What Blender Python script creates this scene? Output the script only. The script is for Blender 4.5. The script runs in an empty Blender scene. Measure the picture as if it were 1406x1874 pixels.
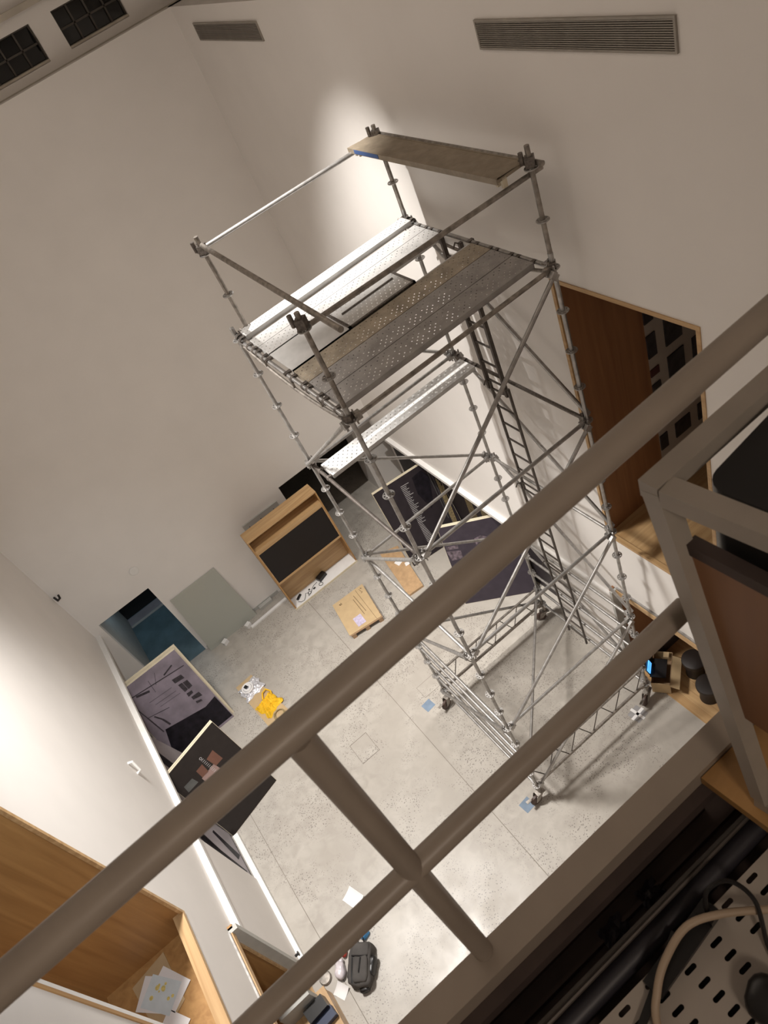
import bpy, math, random
from mathutils import Vector, Matrix, noise
random.seed(7)
S = bpy.context.scene
COL = S.collection

# ------------------------------------------------------------------ camera
cd = bpy.data.cameras.new('camera'); cam = bpy.data.objects.new('camera', cd); COL.objects.link(cam)
cd.sensor_fit = 'HORIZONTAL'; cd.sensor_width = 36.0; cd.lens = 35.395
cd.clip_start = 0.02; cd.clip_end = 200
cam.matrix_world = Matrix(((0.767935, 0.6092179, -0.1978115, -1.61341), (-0.5400146, 0.4496976, -0.7114466, -7.86004), (-0.3444707, 0.6531659, 0.6743251, 12.42647), (0, 0, 0, 1)))
cd.dof.use_dof = True; cd.dof.focus_distance = 11.0; cd.dof.aperture_fstop = 14.0
S.camera = cam
# ------------------------------------------------------------------ world, exposure
w = bpy.data.worlds.new('world'); S.world = w; w.use_nodes = True
w.node_tree.nodes['Background'].inputs[0].default_value = (0.10, 0.085, 0.07, 1)
w.node_tree.nodes['Background'].inputs[1].default_value = 0.15
S.view_settings.view_transform = 'Standard'; S.view_settings.look = 'None'
S.view_settings.exposure = 0.14; S.view_settings.gamma = 1.0; S.view_settings.use_curve_mapping = False

# ------------------------------------------------------------------ lights (spots, plus added fills)
WARM = (1.0, 0.84, 0.70); NEUT = (1.0, 0.965, 0.92); COOL = (0.88, 0.94, 1.0)
def spot(name, loc, aim, power, deg, blend, size, color):
    l = bpy.data.lights.new(name, 'SPOT'); o = bpy.data.objects.new(name, l); COL.objects.link(o)
    l.energy = power; l.spot_size = math.radians(deg); l.spot_blend = blend; l.shadow_soft_size = size; l.color = color
    o.location = loc; o.rotation_euler = (Vector(aim)-Vector(loc)).to_track_quat('-Z', 'Y').to_euler()
    return o
def area(name, loc, aim, power, sx, sy, color):
    l = bpy.data.lights.new(name, 'AREA'); o = bpy.data.objects.new(name, l); COL.objects.link(o)
    l.shape = 'RECTANGLE'; l.size = sx; l.size_y = sy; l.energy = power; l.color = color
    o.location = loc; o.rotation_euler = (Vector(aim)-Vector(loc)).to_track_quat('-Z', 'Y').to_euler()
    return o
spot('spot_wall_right', (0.4, 0.14, 13.2), (2.5, 1.8, 3.0), 3500, 50, 1.0, 0.03, NEUT)
spot('spot_wall_left', (-3.05, 0.7, 11.6), (-1.6, -2.2, 0.0), 5400, 82, 0.9, 0.75, NEUT)
spot('spot_walkway', (-2.0, -6.5, 12.4), (-4.7, 0.8, 2.6), 1050, 52, 0.9, 0.08, COOL)
area('ambient_fill', (-1.0, -1.0, 13.5), (-1.0, -1.0, 0), 55, 4.0, 7.0, WARM)  # added overhead fill for weak warm ambient, not a fixture
area('railing_fill', (-1.9, -10.2, 13.2), (-1.5, -7.3, 11.2), 22, 0.6, 0.6, WARM)  # added fill behind the camera, brightens railing and beam

# ------------------------------------------------------------------ materials
MAT = {}
def nodes(name):
    m = bpy.data.materials.new(name); m.use_nodes = True; MAT[name] = m
    return m, m.node_tree.nodes, m.node_tree.links, m.node_tree.nodes['Principled BSDF']
def plain(name, col, rough=0.6, metal=0.0, var=0.12, scale=6.0, bump=0.0, bscale=60.0, spec=0.5):
    m, n, l, b = nodes(name)
    tc = n.new('ShaderNodeTexCoord'); no = n.new('ShaderNodeTexNoise'); no.inputs['Scale'].default_value = scale
    no.inputs['Detail'].default_value = 5.0
    l.new(tc.outputs['Object'], no.inputs['Vector'])
    r = n.new('ShaderNodeValToRGB'); r.color_ramp.elements[0].position = 0.3; r.color_ramp.elements[1].position = 0.7
    r.color_ramp.elements[0].color = (*[c*(1-var) for c in col], 1); r.color_ramp.elements[1].color = (*[min(1, c*(1+var)) for c in col], 1)
    l.new(no.outputs['Fac'], r.inputs['Fac']); l.new(r.outputs['Color'], b.inputs['Base Color'])
    b.inputs['Roughness'].default_value = rough; b.inputs['Metallic'].default_value = metal
    b.inputs['Specular IOR Level'].default_value = spec
    if bump:
        n2 = n.new('ShaderNodeTexNoise'); n2.inputs['Scale'].default_value = bscale; l.new(tc.outputs['Object'], n2.inputs['Vector'])
        bp = n.new('ShaderNodeBump'); bp.inputs['Strength'].default_value = bump; bp.inputs['Distance'].default_value = 0.01
        l.new(n2.outputs['Fac'], bp.inputs['Height']); l.new(bp.outputs['Normal'], b.inputs['Normal'])
    return m
def wood(name, c1, c2, axis='X', scale=3.0, rough=0.45):
    m, n, l, b = nodes(name)
    tc = n.new('ShaderNodeTexCoord'); mp = n.new('ShaderNodeMapping'); l.new(tc.outputs['Object'], mp.inputs['Vector'])
    s = {'X': (0.25, 4, 4), 'Y': (4, 0.25, 4), 'Z': (4, 4, 0.25)}[axis]
    mp.inputs['Scale'].default_value = s
    no = n.new('ShaderNodeTexNoise'); no.inputs['Scale'].default_value = scale; no.inputs['Detail'].default_value = 8; no.inputs['Distortion'].default_value = 0.6
    l.new(mp.outputs['Vector'], no.inputs['Vector'])
    r = n.new('ShaderNodeValToRGB'); r.color_ramp.elements[0].position = 0.32; r.color_ramp.elements[1].position = 0.68
    r.color_ramp.elements[0].color = (*c1, 1); r.color_ramp.elements[1].color = (*c2, 1)
    l.new(no.outputs['Fac'], r.inputs['Fac']); l.new(r.outputs['Color'], b.inputs['Base Color'])
    b.inputs['Roughness'].default_value = rough
    return m
def concrete(name):
    m, n, l, b = nodes(name)
    tc = n.new('ShaderNodeTexCoord')
    def noi(sc, det=6.0, dist=0.0):
        t = n.new('ShaderNodeTexNoise'); t.inputs['Scale'].default_value = sc; t.inputs['Detail'].default_value = det
        t.inputs['Distortion'].default_value = dist; l.new(tc.outputs['Object'], t.inputs['Vector']); return t
    def ramp(src, p0, c0, p1, c1):
        r = n.new('ShaderNodeValToRGB'); r.color_ramp.elements[0].position = p0; r.color_ramp.elements[1].position = p1
        r.color_ramp.elements[0].color = (*c0, 1); r.color_ramp.elements[1].color = (*c1, 1); l.new(src, r.inputs['Fac']); return r
    def mix(a, bb, fac):
        x = n.new('ShaderNodeMix'); x.data_type = 'RGBA'; x.blend_type = 'MIX'
        l.new(fac, x.inputs[0]); l.new(a, x.inputs[6]); l.new(bb, x.inputs[7]); return x.outputs[2]
    base = ramp(noi(0.5, 5, 0.3).outputs['Fac'], 0.35, (0.376, 0.340, 0.297), 0.68, (0.463, 0.428, 0.380))
    fine = ramp(noi(5, 9, 0.5).outputs['Fac'], 0.38, (0.337, 0.304, 0.268), 0.62, (0.480, 0.445, 0.396))
    mk = ramp(noi(1.1, 4).outputs['Fac'], 0.35, (0.1,)*3, 0.75, (0.7,)*3)
    c = mix(base.outputs['Color'], fine.outputs['Color'], mk.outputs['Color'])
    vor = n.new('ShaderNodeTexVoronoi'); vor.inputs['Scale'].default_value = 30.0; l.new(tc.outputs['Object'], vor.inputs['Vector'])
    sp = ramp(vor.outputs['Distance'], 0.14, (.9, .9, .9), 0.34, (0, 0, 0))
    dens = ramp(noi(1.7, 9).outputs['Fac'], 0.44, (0, 0, 0), 0.60, (1, 1, 1))
    mul = n.new('ShaderNodeMix'); mul.data_type = 'RGBA'; mul.blend_type = 'MULTIPLY'; mul.inputs[0].default_value = 1
    l.new(sp.outputs['Color'], mul.inputs[6]); l.new(dens.outputs['Color'], mul.inputs[7])
    dk = n.new('ShaderNodeRGB'); dk.outputs[0].default_value = (0.10, 0.085, 0.075, 1)
    c = mix(c, dk.outputs[0], mul.outputs[2])
    l.new(c, b.inputs['Base Color'])
    rr = ramp(noi(1.6, 4).outputs['Fac'], 0.3, (0.30,)*3, 0.7, (0.48,)*3); l.new(rr.outputs['Color'], b.inputs['Roughness'])
    return m
def emit(name, col, strength):
    m, n, l, b = nodes(name)
    b.inputs['Base Color'].default_value = (*col, 1); b.inputs['Emission Color'].default_value = (*col, 1); b.inputs['Emission Strength'].default_value = strength
    return m
def glass(name, col, rough, alpha):
    m, n, l, b = nodes(name)
    b.inputs['Base Color'].default_value = (*col, 1); b.inputs['Roughness'].default_value = rough; b.inputs['Alpha'].default_value = alpha
    return m
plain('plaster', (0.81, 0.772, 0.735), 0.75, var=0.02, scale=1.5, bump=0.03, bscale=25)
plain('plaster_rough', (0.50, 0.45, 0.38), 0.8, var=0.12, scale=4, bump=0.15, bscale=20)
plain('white_paint', (0.80, 0.78, 0.75), 0.5, var=0.03)
plain('white_board', (0.78, 0.76, 0.74), 0.5, var=0.04)
concrete('concrete')
plain('concrete_joint', (0.22, 0.19, 0.16), 0.8)
plain('galv', (0.40, 0.385, 0.37), 0.42, 0.75, var=0.22, scale=14)
plain('galv_old', (0.30, 0.27, 0.24), 0.5, 0.6, var=0.35, scale=16)
plain('galv_deck', (0.60, 0.59, 0.575), 0.5, 0.15, var=0.14, scale=5)
plain('galv_deck_brown_dim', (0.42, 0.36, 0.28), 0.55, 0.3, var=0.25, scale=6)  # darker deck copy: shade outside the spot cone put into the colour
plain('galv_deck_grey_dim', (0.38, 0.36, 0.345), 0.55, 0.35, var=0.18, scale=6)  # same deck steel, darkened as if unlit from above
plain('steel_dark', (0.09, 0.075, 0.065), 0.5, 0.3, var=0.3, scale=12)
plain('clamp', (0.16, 0.14, 0.125), 0.45, 0.7, var=0.4, scale=40)
plain('plywood_tan', (0.27, 0.22, 0.16), 0.6, var=0.18, scale=9, bump=0.2, bscale=50)
plain('blue_paint', (0.05, 0.10, 0.25), 0.5)
plain('rubber_brown', (0.075, 0.045, 0.035), 0.5, var=0.2)
plain('tape_blue', (0.17, 0.23, 0.31), 0.6, var=0.15)
plain('tape_grey', (0.30, 0.29, 0.29), 0.6, var=0.15)
plain('black', (0.012, 0.011, 0.011), 0.35, var=0.2)
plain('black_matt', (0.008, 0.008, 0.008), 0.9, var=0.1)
plain('screen_black', (0.011, 0.008, 0.008), 0.45, var=0.05, spec=0.25)
plain('charcoal_cloth', (0.062, 0.055, 0.050), 0.8, var=0.2, bump=0.2)
plain('stool_black', (0.020, 0.013, 0.010), 0.6, var=0.1)
wood('oak', (0.42, 0.25, 0.11), (0.58, 0.38, 0.19), 'Y')
wood('oak_x', (0.42, 0.25, 0.11), (0.58, 0.38, 0.19), 'X')
wood('oak_dark', (0.34, 0.175, 0.06), (0.48, 0.27, 0.10), 'Z', 2.0)
wood('walnut', (0.22, 0.095, 0.04), (0.32, 0.15, 0.065), 'Z', 2.0)
wood('walnut_x', (0.16, 0.075, 0.033), (0.25, 0.12, 0.055), 'X', 2.0)
plain('cream_edge', (0.68, 0.60, 0.45), 0.6, var=0.06)
plain('cardboard', (0.50, 0.36, 0.20), 0.8, var=0.06)
plain('cardboard_dark', (0.33, 0.21, 0.12), 0.8, var=0.1)
plain('kraft_wrap', (0.48, 0.31, 0.17), 0.3, var=0.15, scale=10, bump=0.15)
plain('print_ink', (0.14, 0.085, 0.04), 0.8)
plain('paper', (0.82, 0.80, 0.79), 0.7, var=0.02)
plain('paper_lilac', (0.52, 0.46, 0.60), 0.6, var=0.2, scale=18)
plain('paper_blue', (0.66, 0.74, 0.77), 0.7, var=0.06)
plain('paint_yellow', (0.72, 0.60, 0.20), 0.7, var=0.25, scale=20)
plain('poster_grey', (0.225, 0.19, 0.225), 0.55, var=0.22, scale=3)
plain('poster_dark', (0.030, 0.024, 0.028), 0.5, var=0.15, spec=0.2)
plain('poster_violet', (0.052, 0.042, 0.055), 0.5, var=0.12, spec=0.2)
plain('poster_brown', (0.028, 0.022, 0.020), 0.45, var=0.12, spec=0.2)
plain('poster_black', (0.012, 0.010, 0.014), 0.5, var=0.5, scale=7, spec=0.2)
plain('poster_ink', (0.035, 0.028, 0.034), 0.6, var=0.5, scale=20)
plain('poster_photo', (0.13, 0.10, 0.12), 0.5, var=0.7, scale=16)
plain('poster_rust', (0.17, 0.075, 0.05), 0.6, var=0.12)
plain('poster_pink', (0.36, 0.24, 0.215), 0.6, var=0.15)
plain('poster_slate', (0.11, 0.11, 0.105), 0.6, var=0.2)
plain('poster_text', (0.50, 0.48, 0.48), 0.6)
plain('straw', (0.34, 0.26, 0.13), 0.6, var=0.4, scale=25)
plain('poster_bluebit', (0.16, 0.24, 0.55), 0.6)
plain('photo_dark', (0.030, 0.027, 0.030), 0.4, var=0.6, scale=8)
plain('photo_red', (0.075, 0.022, 0.022), 0.5, var=0.3)
plain('photo_wall', (0.40, 0.35, 0.30), 0.7, var=0.03)
plain('yellow_cloth', (0.85, 0.50, 0.015), 0.7, var=0.10, bump=0.2)
plain('silver_wrap', (0.72, 0.71, 0.74), 0.22, 0.35, var=0.25, scale=30, bump=0.5, bscale=60)
plain('plastic_bag', (0.62, 0.56, 0.58), 0.3, var=0.18, scale=12)
plain('red_plastic', (0.55, 0.05, 0.03), 0.4)
plain('blue_plastic', (0.05, 0.32, 0.70), 0.4)
plain('navy', (0.025, 0.035, 0.075), 0.5)
plain('grille_steel', (0.33, 0.30, 0.26), 0.5, 0.3, var=0.1)
plain('grille_dark', (0.05, 0.042, 0.036), 0.7, var=0.2)
plain('rail_paint', (0.36, 0.30, 0.245), 0.42, var=0.06, scale=8)  # off-white paint, with dim warm light put into the colour
plain('frame_paint', (0.40, 0.35, 0.295), 0.45, var=0.08, scale=10)
plain('channel_dark', (0.075, 0.052, 0.045), 0.7, var=0.2)
plain('duct_dark', (0.030, 0.027, 0.034), 0.45, var=0.15)
plain('tray_white', (0.42, 0.37, 0.32), 0.5, var=0.06)
plain('cable_tan', (0.45, 0.34, 0.24), 0.5, var=0.06)
plain('blue_lit_floor', (0.10, 0.15, 0.17), 0.35, var=0.3, scale=2)  # bluish light of the passage put into the floor colour
plain('grey_panel', (0.45, 0.44, 0.41), 0.6, var=0.06)
plain('muntin', (0.07, 0.06, 0.05), 0.6)
plain('mural_grey', (0.30, 0.27, 0.28), 0.6, var=0.25, scale=1.2)
glass('frosted_glass', (0.55, 0.56, 0.50), 0.25, 0.72)
glass('window_glass', (0.010, 0.010, 0.010), 0.1, 1.0)
emit('screen_blue', (0.10, 0.42, 0.95), 1.1)

# ------------------------------------------------------------------ mesh helpers
V = Vector
class MB:
    def __init__(s): s.v = []; s.f = []
    def add(s, vs, fs):
        k = len(s.v); s.v += [tuple(x) for x in vs]; s.f += [tuple(i+k for i in f) for f in fs]; return s
    def box(s, x0, x1, y0, y1, z0, z1):
        vs = [(x, y, z) for z in (z0, z1) for y in (y0, y1) for x in (x0, x1)]
        return s.add(vs, [(0, 2, 3, 1), (4, 5, 7, 6), (0, 1, 5, 4), (2, 6, 7, 3), (0, 4, 6, 2), (1, 3, 7, 5)])
    def obox(s, c, u, v, w, a, b, d):
        c = V(c); u = V(u).normalized()*a/2; v = V(v).normalized()*b/2; w = V(w).normalized()*d/2
        vs = [c+u*i+v*j+w*k for k in (-1, 1) for j in (-1, 1) for i in (-1, 1)]
        return s.add(vs, [(0, 2, 3, 1), (4, 5, 7, 6), (0, 1, 5, 4), (2, 6, 7, 3), (0, 4, 6, 2), (1, 3, 7, 5)])
    def tube(s, p, q, r, n=12, r2=None, cap=True):
        p = V(p); q = V(q); d = (q-p).normalized(); a = d.orthogonal().normalized(); b = d.cross(a); r2 = r if r2 is None else r2
        vs = []
        for c, rr in ((p, r), (q, r2)):
            for i in range(n):
                t = 2*math.pi*i/n; vs.append(c+a*math.cos(t)*rr+b*math.sin(t)*rr)
        fs = [(i, (i+1) % n, n+(i+1) % n, n+i) for i in range(n)]
        if cap: fs += [tuple(range(n-1, -1, -1)), tuple(range(n, 2*n))]
        return s.add(vs, fs)
    def path(s, pts, r, n=8):
        pts = [V(p) for p in pts]; vs = []
        a = None
        for i, p in enumerate(pts):
            d = (pts[min(i+1, len(pts)-1)]-pts[max(i-1, 0)]).normalized()
            if a is None: a = d.orthogonal().normalized()
            a = (a-d*a.dot(d)).normalized(); b = d.cross(a)
            for k in range(n):
                t = 2*math.pi*k/n; vs.append(p+a*math.cos(t)*r+b*math.sin(t)*r)
        fs = []
        for i in range(len(pts)-1):
            for k in range(n): fs.append((i*n+k, i*n+(k+1) % n, (i+1)*n+(k+1) % n, (i+1)*n+k))
        fs += [tuple(range(n-1, -1, -1)), tuple(range((len(pts)-1)*n, len(pts)*n))]
        return s.add(vs, fs)
    def lathe(s, c, axis, prof, n=20):
        c = V(c); d = V(axis).normalized(); a = d.orthogonal().normalized(); b = d.cross(a); vs = []
        for (r, h) in prof:
            for k in range(n):
                t = 2*math.pi*k/n; vs.append(c+d*h+a*math.cos(t)*r+b*math.sin(t)*r)
        fs = []
        for i in range(len(prof)-1):
            for k in range(n): fs.append((i*n+k, i*n+(k+1) % n, (i+1)*n+(k+1) % n, (i+1)*n+k))
        fs += [tuple(range(n-1, -1, -1)), tuple(range((len(prof)-1)*n, len(prof)*n))]
        return s.add(vs, fs)
    def ring(s, c, axis, R, r, n=24, m=6):
        c = V(c); d = V(axis).normalized(); a = d.orthogonal().normalized(); b = d.cross(a); vs = []
        for i in range(n):
            t = 2*math.pi*i/n; e = a*math.cos(t)+b*math.sin(t)
            for k in range(m):
                u = 2*math.pi*k/m; vs.append(c+e*(R+r*math.cos(u))+d*r*math.sin(u))
        return s.add(vs, [(i*m+k, ((i+1) % n)*m+k, ((i+1) % n)*m+(k+1) % m, i*m+(k+1) % m) for i in range(n) for k in range(m)])
    def prism(s, poly, off):
        n = len(poly); poly = [V(p) for p in poly]; off = V(off)
        vs = poly+[p+off for p in poly]
        return s.add(vs, [tuple(range(n-1, -1, -1)), tuple(range(n, 2*n))]+[(i, (i+1) % n, n+(i+1) % n, n+i) for i in range(n)])
    def blob(s, c, sx, sy, sz, rot=0.0, e=0.6, nu=24, nv=14, jit=0.0, flat=None, seed=0):
        c = V(c); vs = []
        sg = lambda x: math.copysign(abs(x)**e, x)
        for j in range(nv+1):
            ph = -math.pi/2+math.pi*j/nv
            for i in range(nu):
                th = 2*math.pi*i/nu
                p = V((sg(math.cos(ph))*sg(math.cos(th))*sx, sg(math.cos(ph))*sg(math.sin(th))*sy, sg(math.sin(ph))*sz))
                if jit:
                    k = noise.noise(p*9+V((seed, 0, 0)))*jit; p += p.normalized()*k if p.length else V()
                p = Matrix.Rotation(rot, 3, 'Z') @ p+c
                if flat is not None and p.z < flat: p.z = flat
                vs.append(p)
        fs = [(j*nu+i, j*nu+(i+1) % nu, (j+1)*nu+(i+1) % nu, (j+1)*nu+i) for j in range(nv) for i in range(nu)]
        return s.add(vs, fs)
    def sheet(s, fn, nu, nv):
        vs = [fn(i/nu, j/nv) for j in range(nv+1) for i in range(nu+1)]
        return s.add(vs, [(j*(nu+1)+i, j*(nu+1)+i+1, (j+1)*(nu+1)+i+1, (j+1)*(nu+1)+i) for j in range(nv) for i in range(nu)])
    def mesh(s, name, mat, org=(0, 0, 0), smooth=False):
        me = bpy.data.meshes.new(name); o = V(org)
        me.from_pydata([tuple(V(v)-o) for v in s.v], [], s.f); me.update()
        import bmesh
        bm = bmesh.new(); bm.from_mesh(me); bmesh.ops.recalc_face_normals(bm, faces=bm.faces); bm.to_mesh(me); bm.free()
        me.materials.append(MAT[mat])
        if smooth:
            for p in me.polygons: p.use_smooth = True
            try: me.set_sharp_from_angle(angle=math.radians(38))
            except Exception: pass
        return me
    def build(s, name, mat, parent=None, smooth=False):
        org = (0, 0, 0)
        if parent is not None: org = ROOT[parent.name]
        else:
            xs = [v[0] for v in s.v]; ys = [v[1] for v in s.v]; zs = [v[2] for v in s.v]
            org = ((min(xs)+max(xs))/2, (min(ys)+max(ys))/2, min(zs))
        me = s.mesh(name, mat, org, smooth)
        return place(name, me, parent, org if parent is None else (0, 0, 0), org)
ROOT = {}
def place(name, me, parent, loc, org):
    o = bpy.data.objects.new(name, me); COL.objects.link(o); o.location = loc
    if parent is not None: o.parent = parent
    ROOT[o.name] = tuple(org)
    return o
def inst(name, me, parent, at):
    """part sharing mesh data, placed at world point"""
    org = ROOT[parent.name]; off = V((0, 0, 0))
    o = bpy.data.objects.new(name, me); COL.objects.link(o); o.parent = parent; o.location = V(at)-V(org)
    ROOT[o.name] = tuple(at)
    return o
def thing(name, loc, label, cat, group=None):
    o = bpy.data.objects.new(name, None); COL.objects.link(o); o.location = loc; o.empty_display_size = 0.1
    ROOT[o.name] = tuple(loc); return tag(o, label, cat, group)
def tag(o, label, cat, group=None):
    o['label'] = label; o['category'] = cat
    if group: o['group'] = group
    return o
def struct(o): o['kind'] = 'structure'; return o
def lab(o, t): o['label'] = t; return o

# ================================================================== ROOM
XL, XR, YB = -4.70, 2.78, 5.35       # upper wall faces
TOP = 10.84
NZ0, NZ1, NY0, NY1 = 3.80, 8.10, -3.95, -2.06    # upper side openings
LZ, LY1 = 2.45, -1.93                            # lower side openings
LED = 2.20
floor = struct(MB().box(-6.6, 5.8, -7.4, 9.0, -0.2, 0.0).build('floor', 'concrete'))
jb = MB()
for x in (-0.78, -4.2): jb.box(x-0.005, x+0.005, -7.0, 5.3, -0.01, 0.0015)
for y in (-4.55, 1.7): jb.box(-4.5, 2.6, y-0.005, y+0.005, -0.01, 0.0015)
jb.build('joint', 'concrete_joint', floor)
# left wall
wl = MB().box(XL-0.3, XL, NY1, YB+0.15, LED, TOP).box(XL-0.3, XL, NY0, NY1, NZ1, TOP).box(XL-0.12, XL, NY0, NY1, LZ, 3.70)
wl.box(XL-0.3, XL, -7.4, NY0, 0, TOP).box(XL-0.3, XL, NY1, LY1, LED, LED+0.01)
wl.box(-5.05, -4.62, LY1, -0.15, 0, LED-0.08).box(-5.15, -4.97, -0.15, YB+0.15, 0, LED-0.08)
wall_left = struct(wl.build('wall_left', 'plaster'))
MB().box(-5.05, -4.60, LY1, YB, LED-0.08, LED+0.002).build('ledge', 'white_paint', wall_left)
MB().box(-4.64, -4.54, LY1+0.02, 0.86, 0, 0.10).build('plinth', 'white_paint', wall_left)
def mq(y, t, o=0.0):      # point on the leaning mural board, t = 0 at the foot
    return V((-4.675-.29*t+.004+o, y, .11+1.95*t+o*.15))
mu = MB().prism([mq(-.14, 0, -.012), mq(3.05, 0, -.012), mq(3.05, 1, -.012), mq(-.14, 1, -.012)], (.012, 0, .002)).build('mural', 'mural_grey', wall_left)
for (y0, t0, y1, t1, hw) in ((0.0, .05, 0.9, .9, .05), (0.3, .9, 1.8, .55, .04), (-.1, .5, .45, .98, .22), (0.05, 0.3, 0.55, 0.55, .20), (.35, .05, .8, .3, .10), (2.0, .1, 2.7, .9, .2), (.95, .5, 1.5, .98, .15)):
    dy, dt = y1-y0, (t1-t0); ln = math.hypot(dy, dt*1.97); ny, nt = -dt*1.97/ln*hw, dy/ln*hw/1.97
    MB().prism([mq(y0-ny, t0-nt, .003), mq(y1-ny*.5, t1-nt*.5, .003), mq(y1+ny*.5, t1+nt*.5, .003), mq(y0+ny, t0+nt, .003)], (.001, 0, 0)).build('mural_print', 'poster_black', mu)
# left upper opening, wood lined
def lining(xf, sgn, matw, par, depth_wood, zb, zfl):
    """wood lining behind the upper opening; zb = sill height, zfl = floor inside"""
    x1 = xf+sgn*depth_wood; xs_ = xf+sgn*.006; lo, hi = min(xs_, x1), max(xs_, x1)
    e = 0.012
    MB().box(lo, hi, NY1-e, NY1+0.06, zfl, NZ1).build('opening_far_jamb', matw, par)
    MB().box(lo, hi, NY0-0.06, NY0+e, zfl, NZ1).build('opening_near_jamb', matw, par)
    MB().box(lo, hi, NY0+e, NY1-e, NZ1-e, NZ1+0.06).build('opening_head', matw+'_x' if matw == 'walnut' else matw, par)
    xa, xb = xf-sgn*0.012, xf+sgn*0.03; lo2, hi2 = min(xa, xb), max(xa, xb); t = 0.045
    MB().box(lo2, hi2, NY1-t, NY1, zb+.02, NZ1).build('opening_frame', 'oak', par)
    MB().box(lo2, hi2, NY0, NY0+t, zb+.02, NZ1).build('opening_frame', 'oak' if sgn > 0 else 'white_paint', par)  # left near strip is white: lamp glare on the trim put into colour
    MB().box(lo2, hi2, NY0+t, NY1-t, NZ1-t, NZ1).build('opening_frame', 'oak', par)
    return lo, hi
lining(XL, -1, 'oak_dark', wall_left, 1.35, 3.74, 3.40)
MB().box(XL-.13, XL+.012, NY0, NY1, 3.70, 3.76).build('opening_sill', 'oak', wall_left)
MB().box(XL-.128, XL-.1205, NY0+.012, NY1-.012, 3.40, 3.70).build('sill_inner_face', 'oak_dark', wall_left)
MB().box(-6.05, XL-.121, NY0+.012, NY1-.012, 3.32, 3.40).build('opening_floor', 'oak_dark', wall_left)
MB().box(XL-.005, XL+.014, NY0-.035, NY0, 3.74, NZ1).build('opening_outer_strip', 'oak_dark', wall_left)
MB().box(-6.15, -6.05, NY0-.1, NY1+.1, 3.32, NZ1).build('opening_end_panel', 'oak_dark', wall_left)
# left lower opening
LW = (-6.3, XL)
MB().box(-6.3, -4.625, LY1-.01, LY1+0.05, 0, LZ).build('recess_far_jamb', 'oak_dark', wall_left)
MB().box(-6.3, XL, NY0-0.05, NY0+.01, 0, LZ).build('recess_near_jamb', 'oak_dark', wall_left)
MB().box(-6.35, -6.3, NY0-.05, LY1+.05, 0, LZ).build('recess_back', 'oak_dark', wall_left)
MB().box(-6.3, -4.72, NY0, LY1, LZ-0.02, LZ+0.01).build('recess_soffit', 'oak_dark', wall_left)
MB().box(-4.74, -4.57, LY1-0.06, LY1+0.02, 0.0, LZ).build('recess_grey_edge', 'grey_panel', wall_left)
MB().box(-4.72, -4.66, NY0, LY1-.06, LZ-0.10, LZ).box(-4.75, -4.72, LY1-.1, LY1-.06, 0, LZ-.1).build('recess_frame', 'oak', wall_left)
MB().box(-4.70, -4.675, NY0, LY1-.06, LZ+.0, LZ+.05).build('recess_metal_strip', 'galv', wall_left)
# right wall
NZR = 3.86
wr = MB().box(XR, XR+0.3, NY1, YB+0.15, LED, TOP).box(XR, XR+0.3, NY0, NY1, NZ1, TOP).box(XR, XR+0.3, NY0, NY1, LZ, NZR-.01)
wr.box(XR, XR+0.3, -7.4, NY0, 0, TOP)
wr.box(2.70, 3.1, LY1, -0.3, 0, LED-0.08).box(3.0, 3.15, -0.3, YB+0.15, 0, LED-0.08)
wall_right = struct(wr.build('wall_right', 'plaster'))
MB().box(2.68, 3.1, LY1, YB, LED-0.08, LED+0.002).build('ledge', 'white_paint', wall_right)
MB().box(2.985, 2.998, -0.29, YB-.01, 0.0, LED-0.09).build('alcove_backing', 'poster_dark', wall_right)
lo_, hi_ = lining(XR, 1, 'walnut', wall_right, 1.17, NZR, NZR-.02)
MB().box(XR-.012, XR+.05, NY0, NY1, NZR-.03, NZR+.02).build('opening_sill', 'oak', wall_right)
MB().box(XR+.05, hi_, NY0+.012, NY1-.012, NZR-.08, NZR).build('opening_floor', 'oak_x', wall_right)
MB().box(3.95, 5.6, NY1-.012, NY1+0.06, NZ0, NZ1).build('photo_panel', 'photo_wall', wall_right)
MB().box(5.6, 5.66, NY0-.1, NY1+.1, NZ0-.1, NZ1).box(3.95, 5.6, NY0-.06, NY0, NZ0, NZ1).box(3.95, 5.6, NY0, NY1, NZ1, NZ1+.05).build('gallery_wall', 'photo_wall', wall_right)
MB().box(3.951, 5.6, NY0, NY1-.012, NZR-.08, NZR).build('gallery_floor', 'oak_x', wall_right)
# right lower recess
MB().box(2.705, 4.3, LY1-.01, LY1+0.05, 0, LZ).build('recess_far_jamb', 'walnut', wall_right)
MB().box(XR, 4.3, NY0-0.05, NY0+.01, 0, LZ).build('recess_near_jamb', 'walnut', wall_right)
MB().box(4.3, 4.35, NY0-.05, LY1+.05, 0, LZ).build('recess_back', 'walnut', wall_right)
MB().box(2.80, 4.3, NY0, LY1, LZ-0.02, LZ+.01).build('recess_soffit', 'walnut', wall_right)
MB().box(2.66, 2.80, LY1-0.05, LY1+0.0, 0.0, LZ).build('recess_grey_edge', 'grey_panel', wall_right)
MB().box(2.745, 2.80, NY0, LY1-.05, LZ-0.11, LZ).build('recess_frame', 'oak', wall_right)
MB().box(2.755, 2.785, NY0, LY1-.05, LZ, LZ+.05).build('recess_metal_strip', 'galv', wall_right)
for k in range(10):
    x0 = 2.77+k*0.152
    MB().box(x0, x0+0.149, NY0+.01, LY1-.005, 0.0, 0.012+0.001*(k % 2)).build('floor_plank', 'oak', floor)
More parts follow.
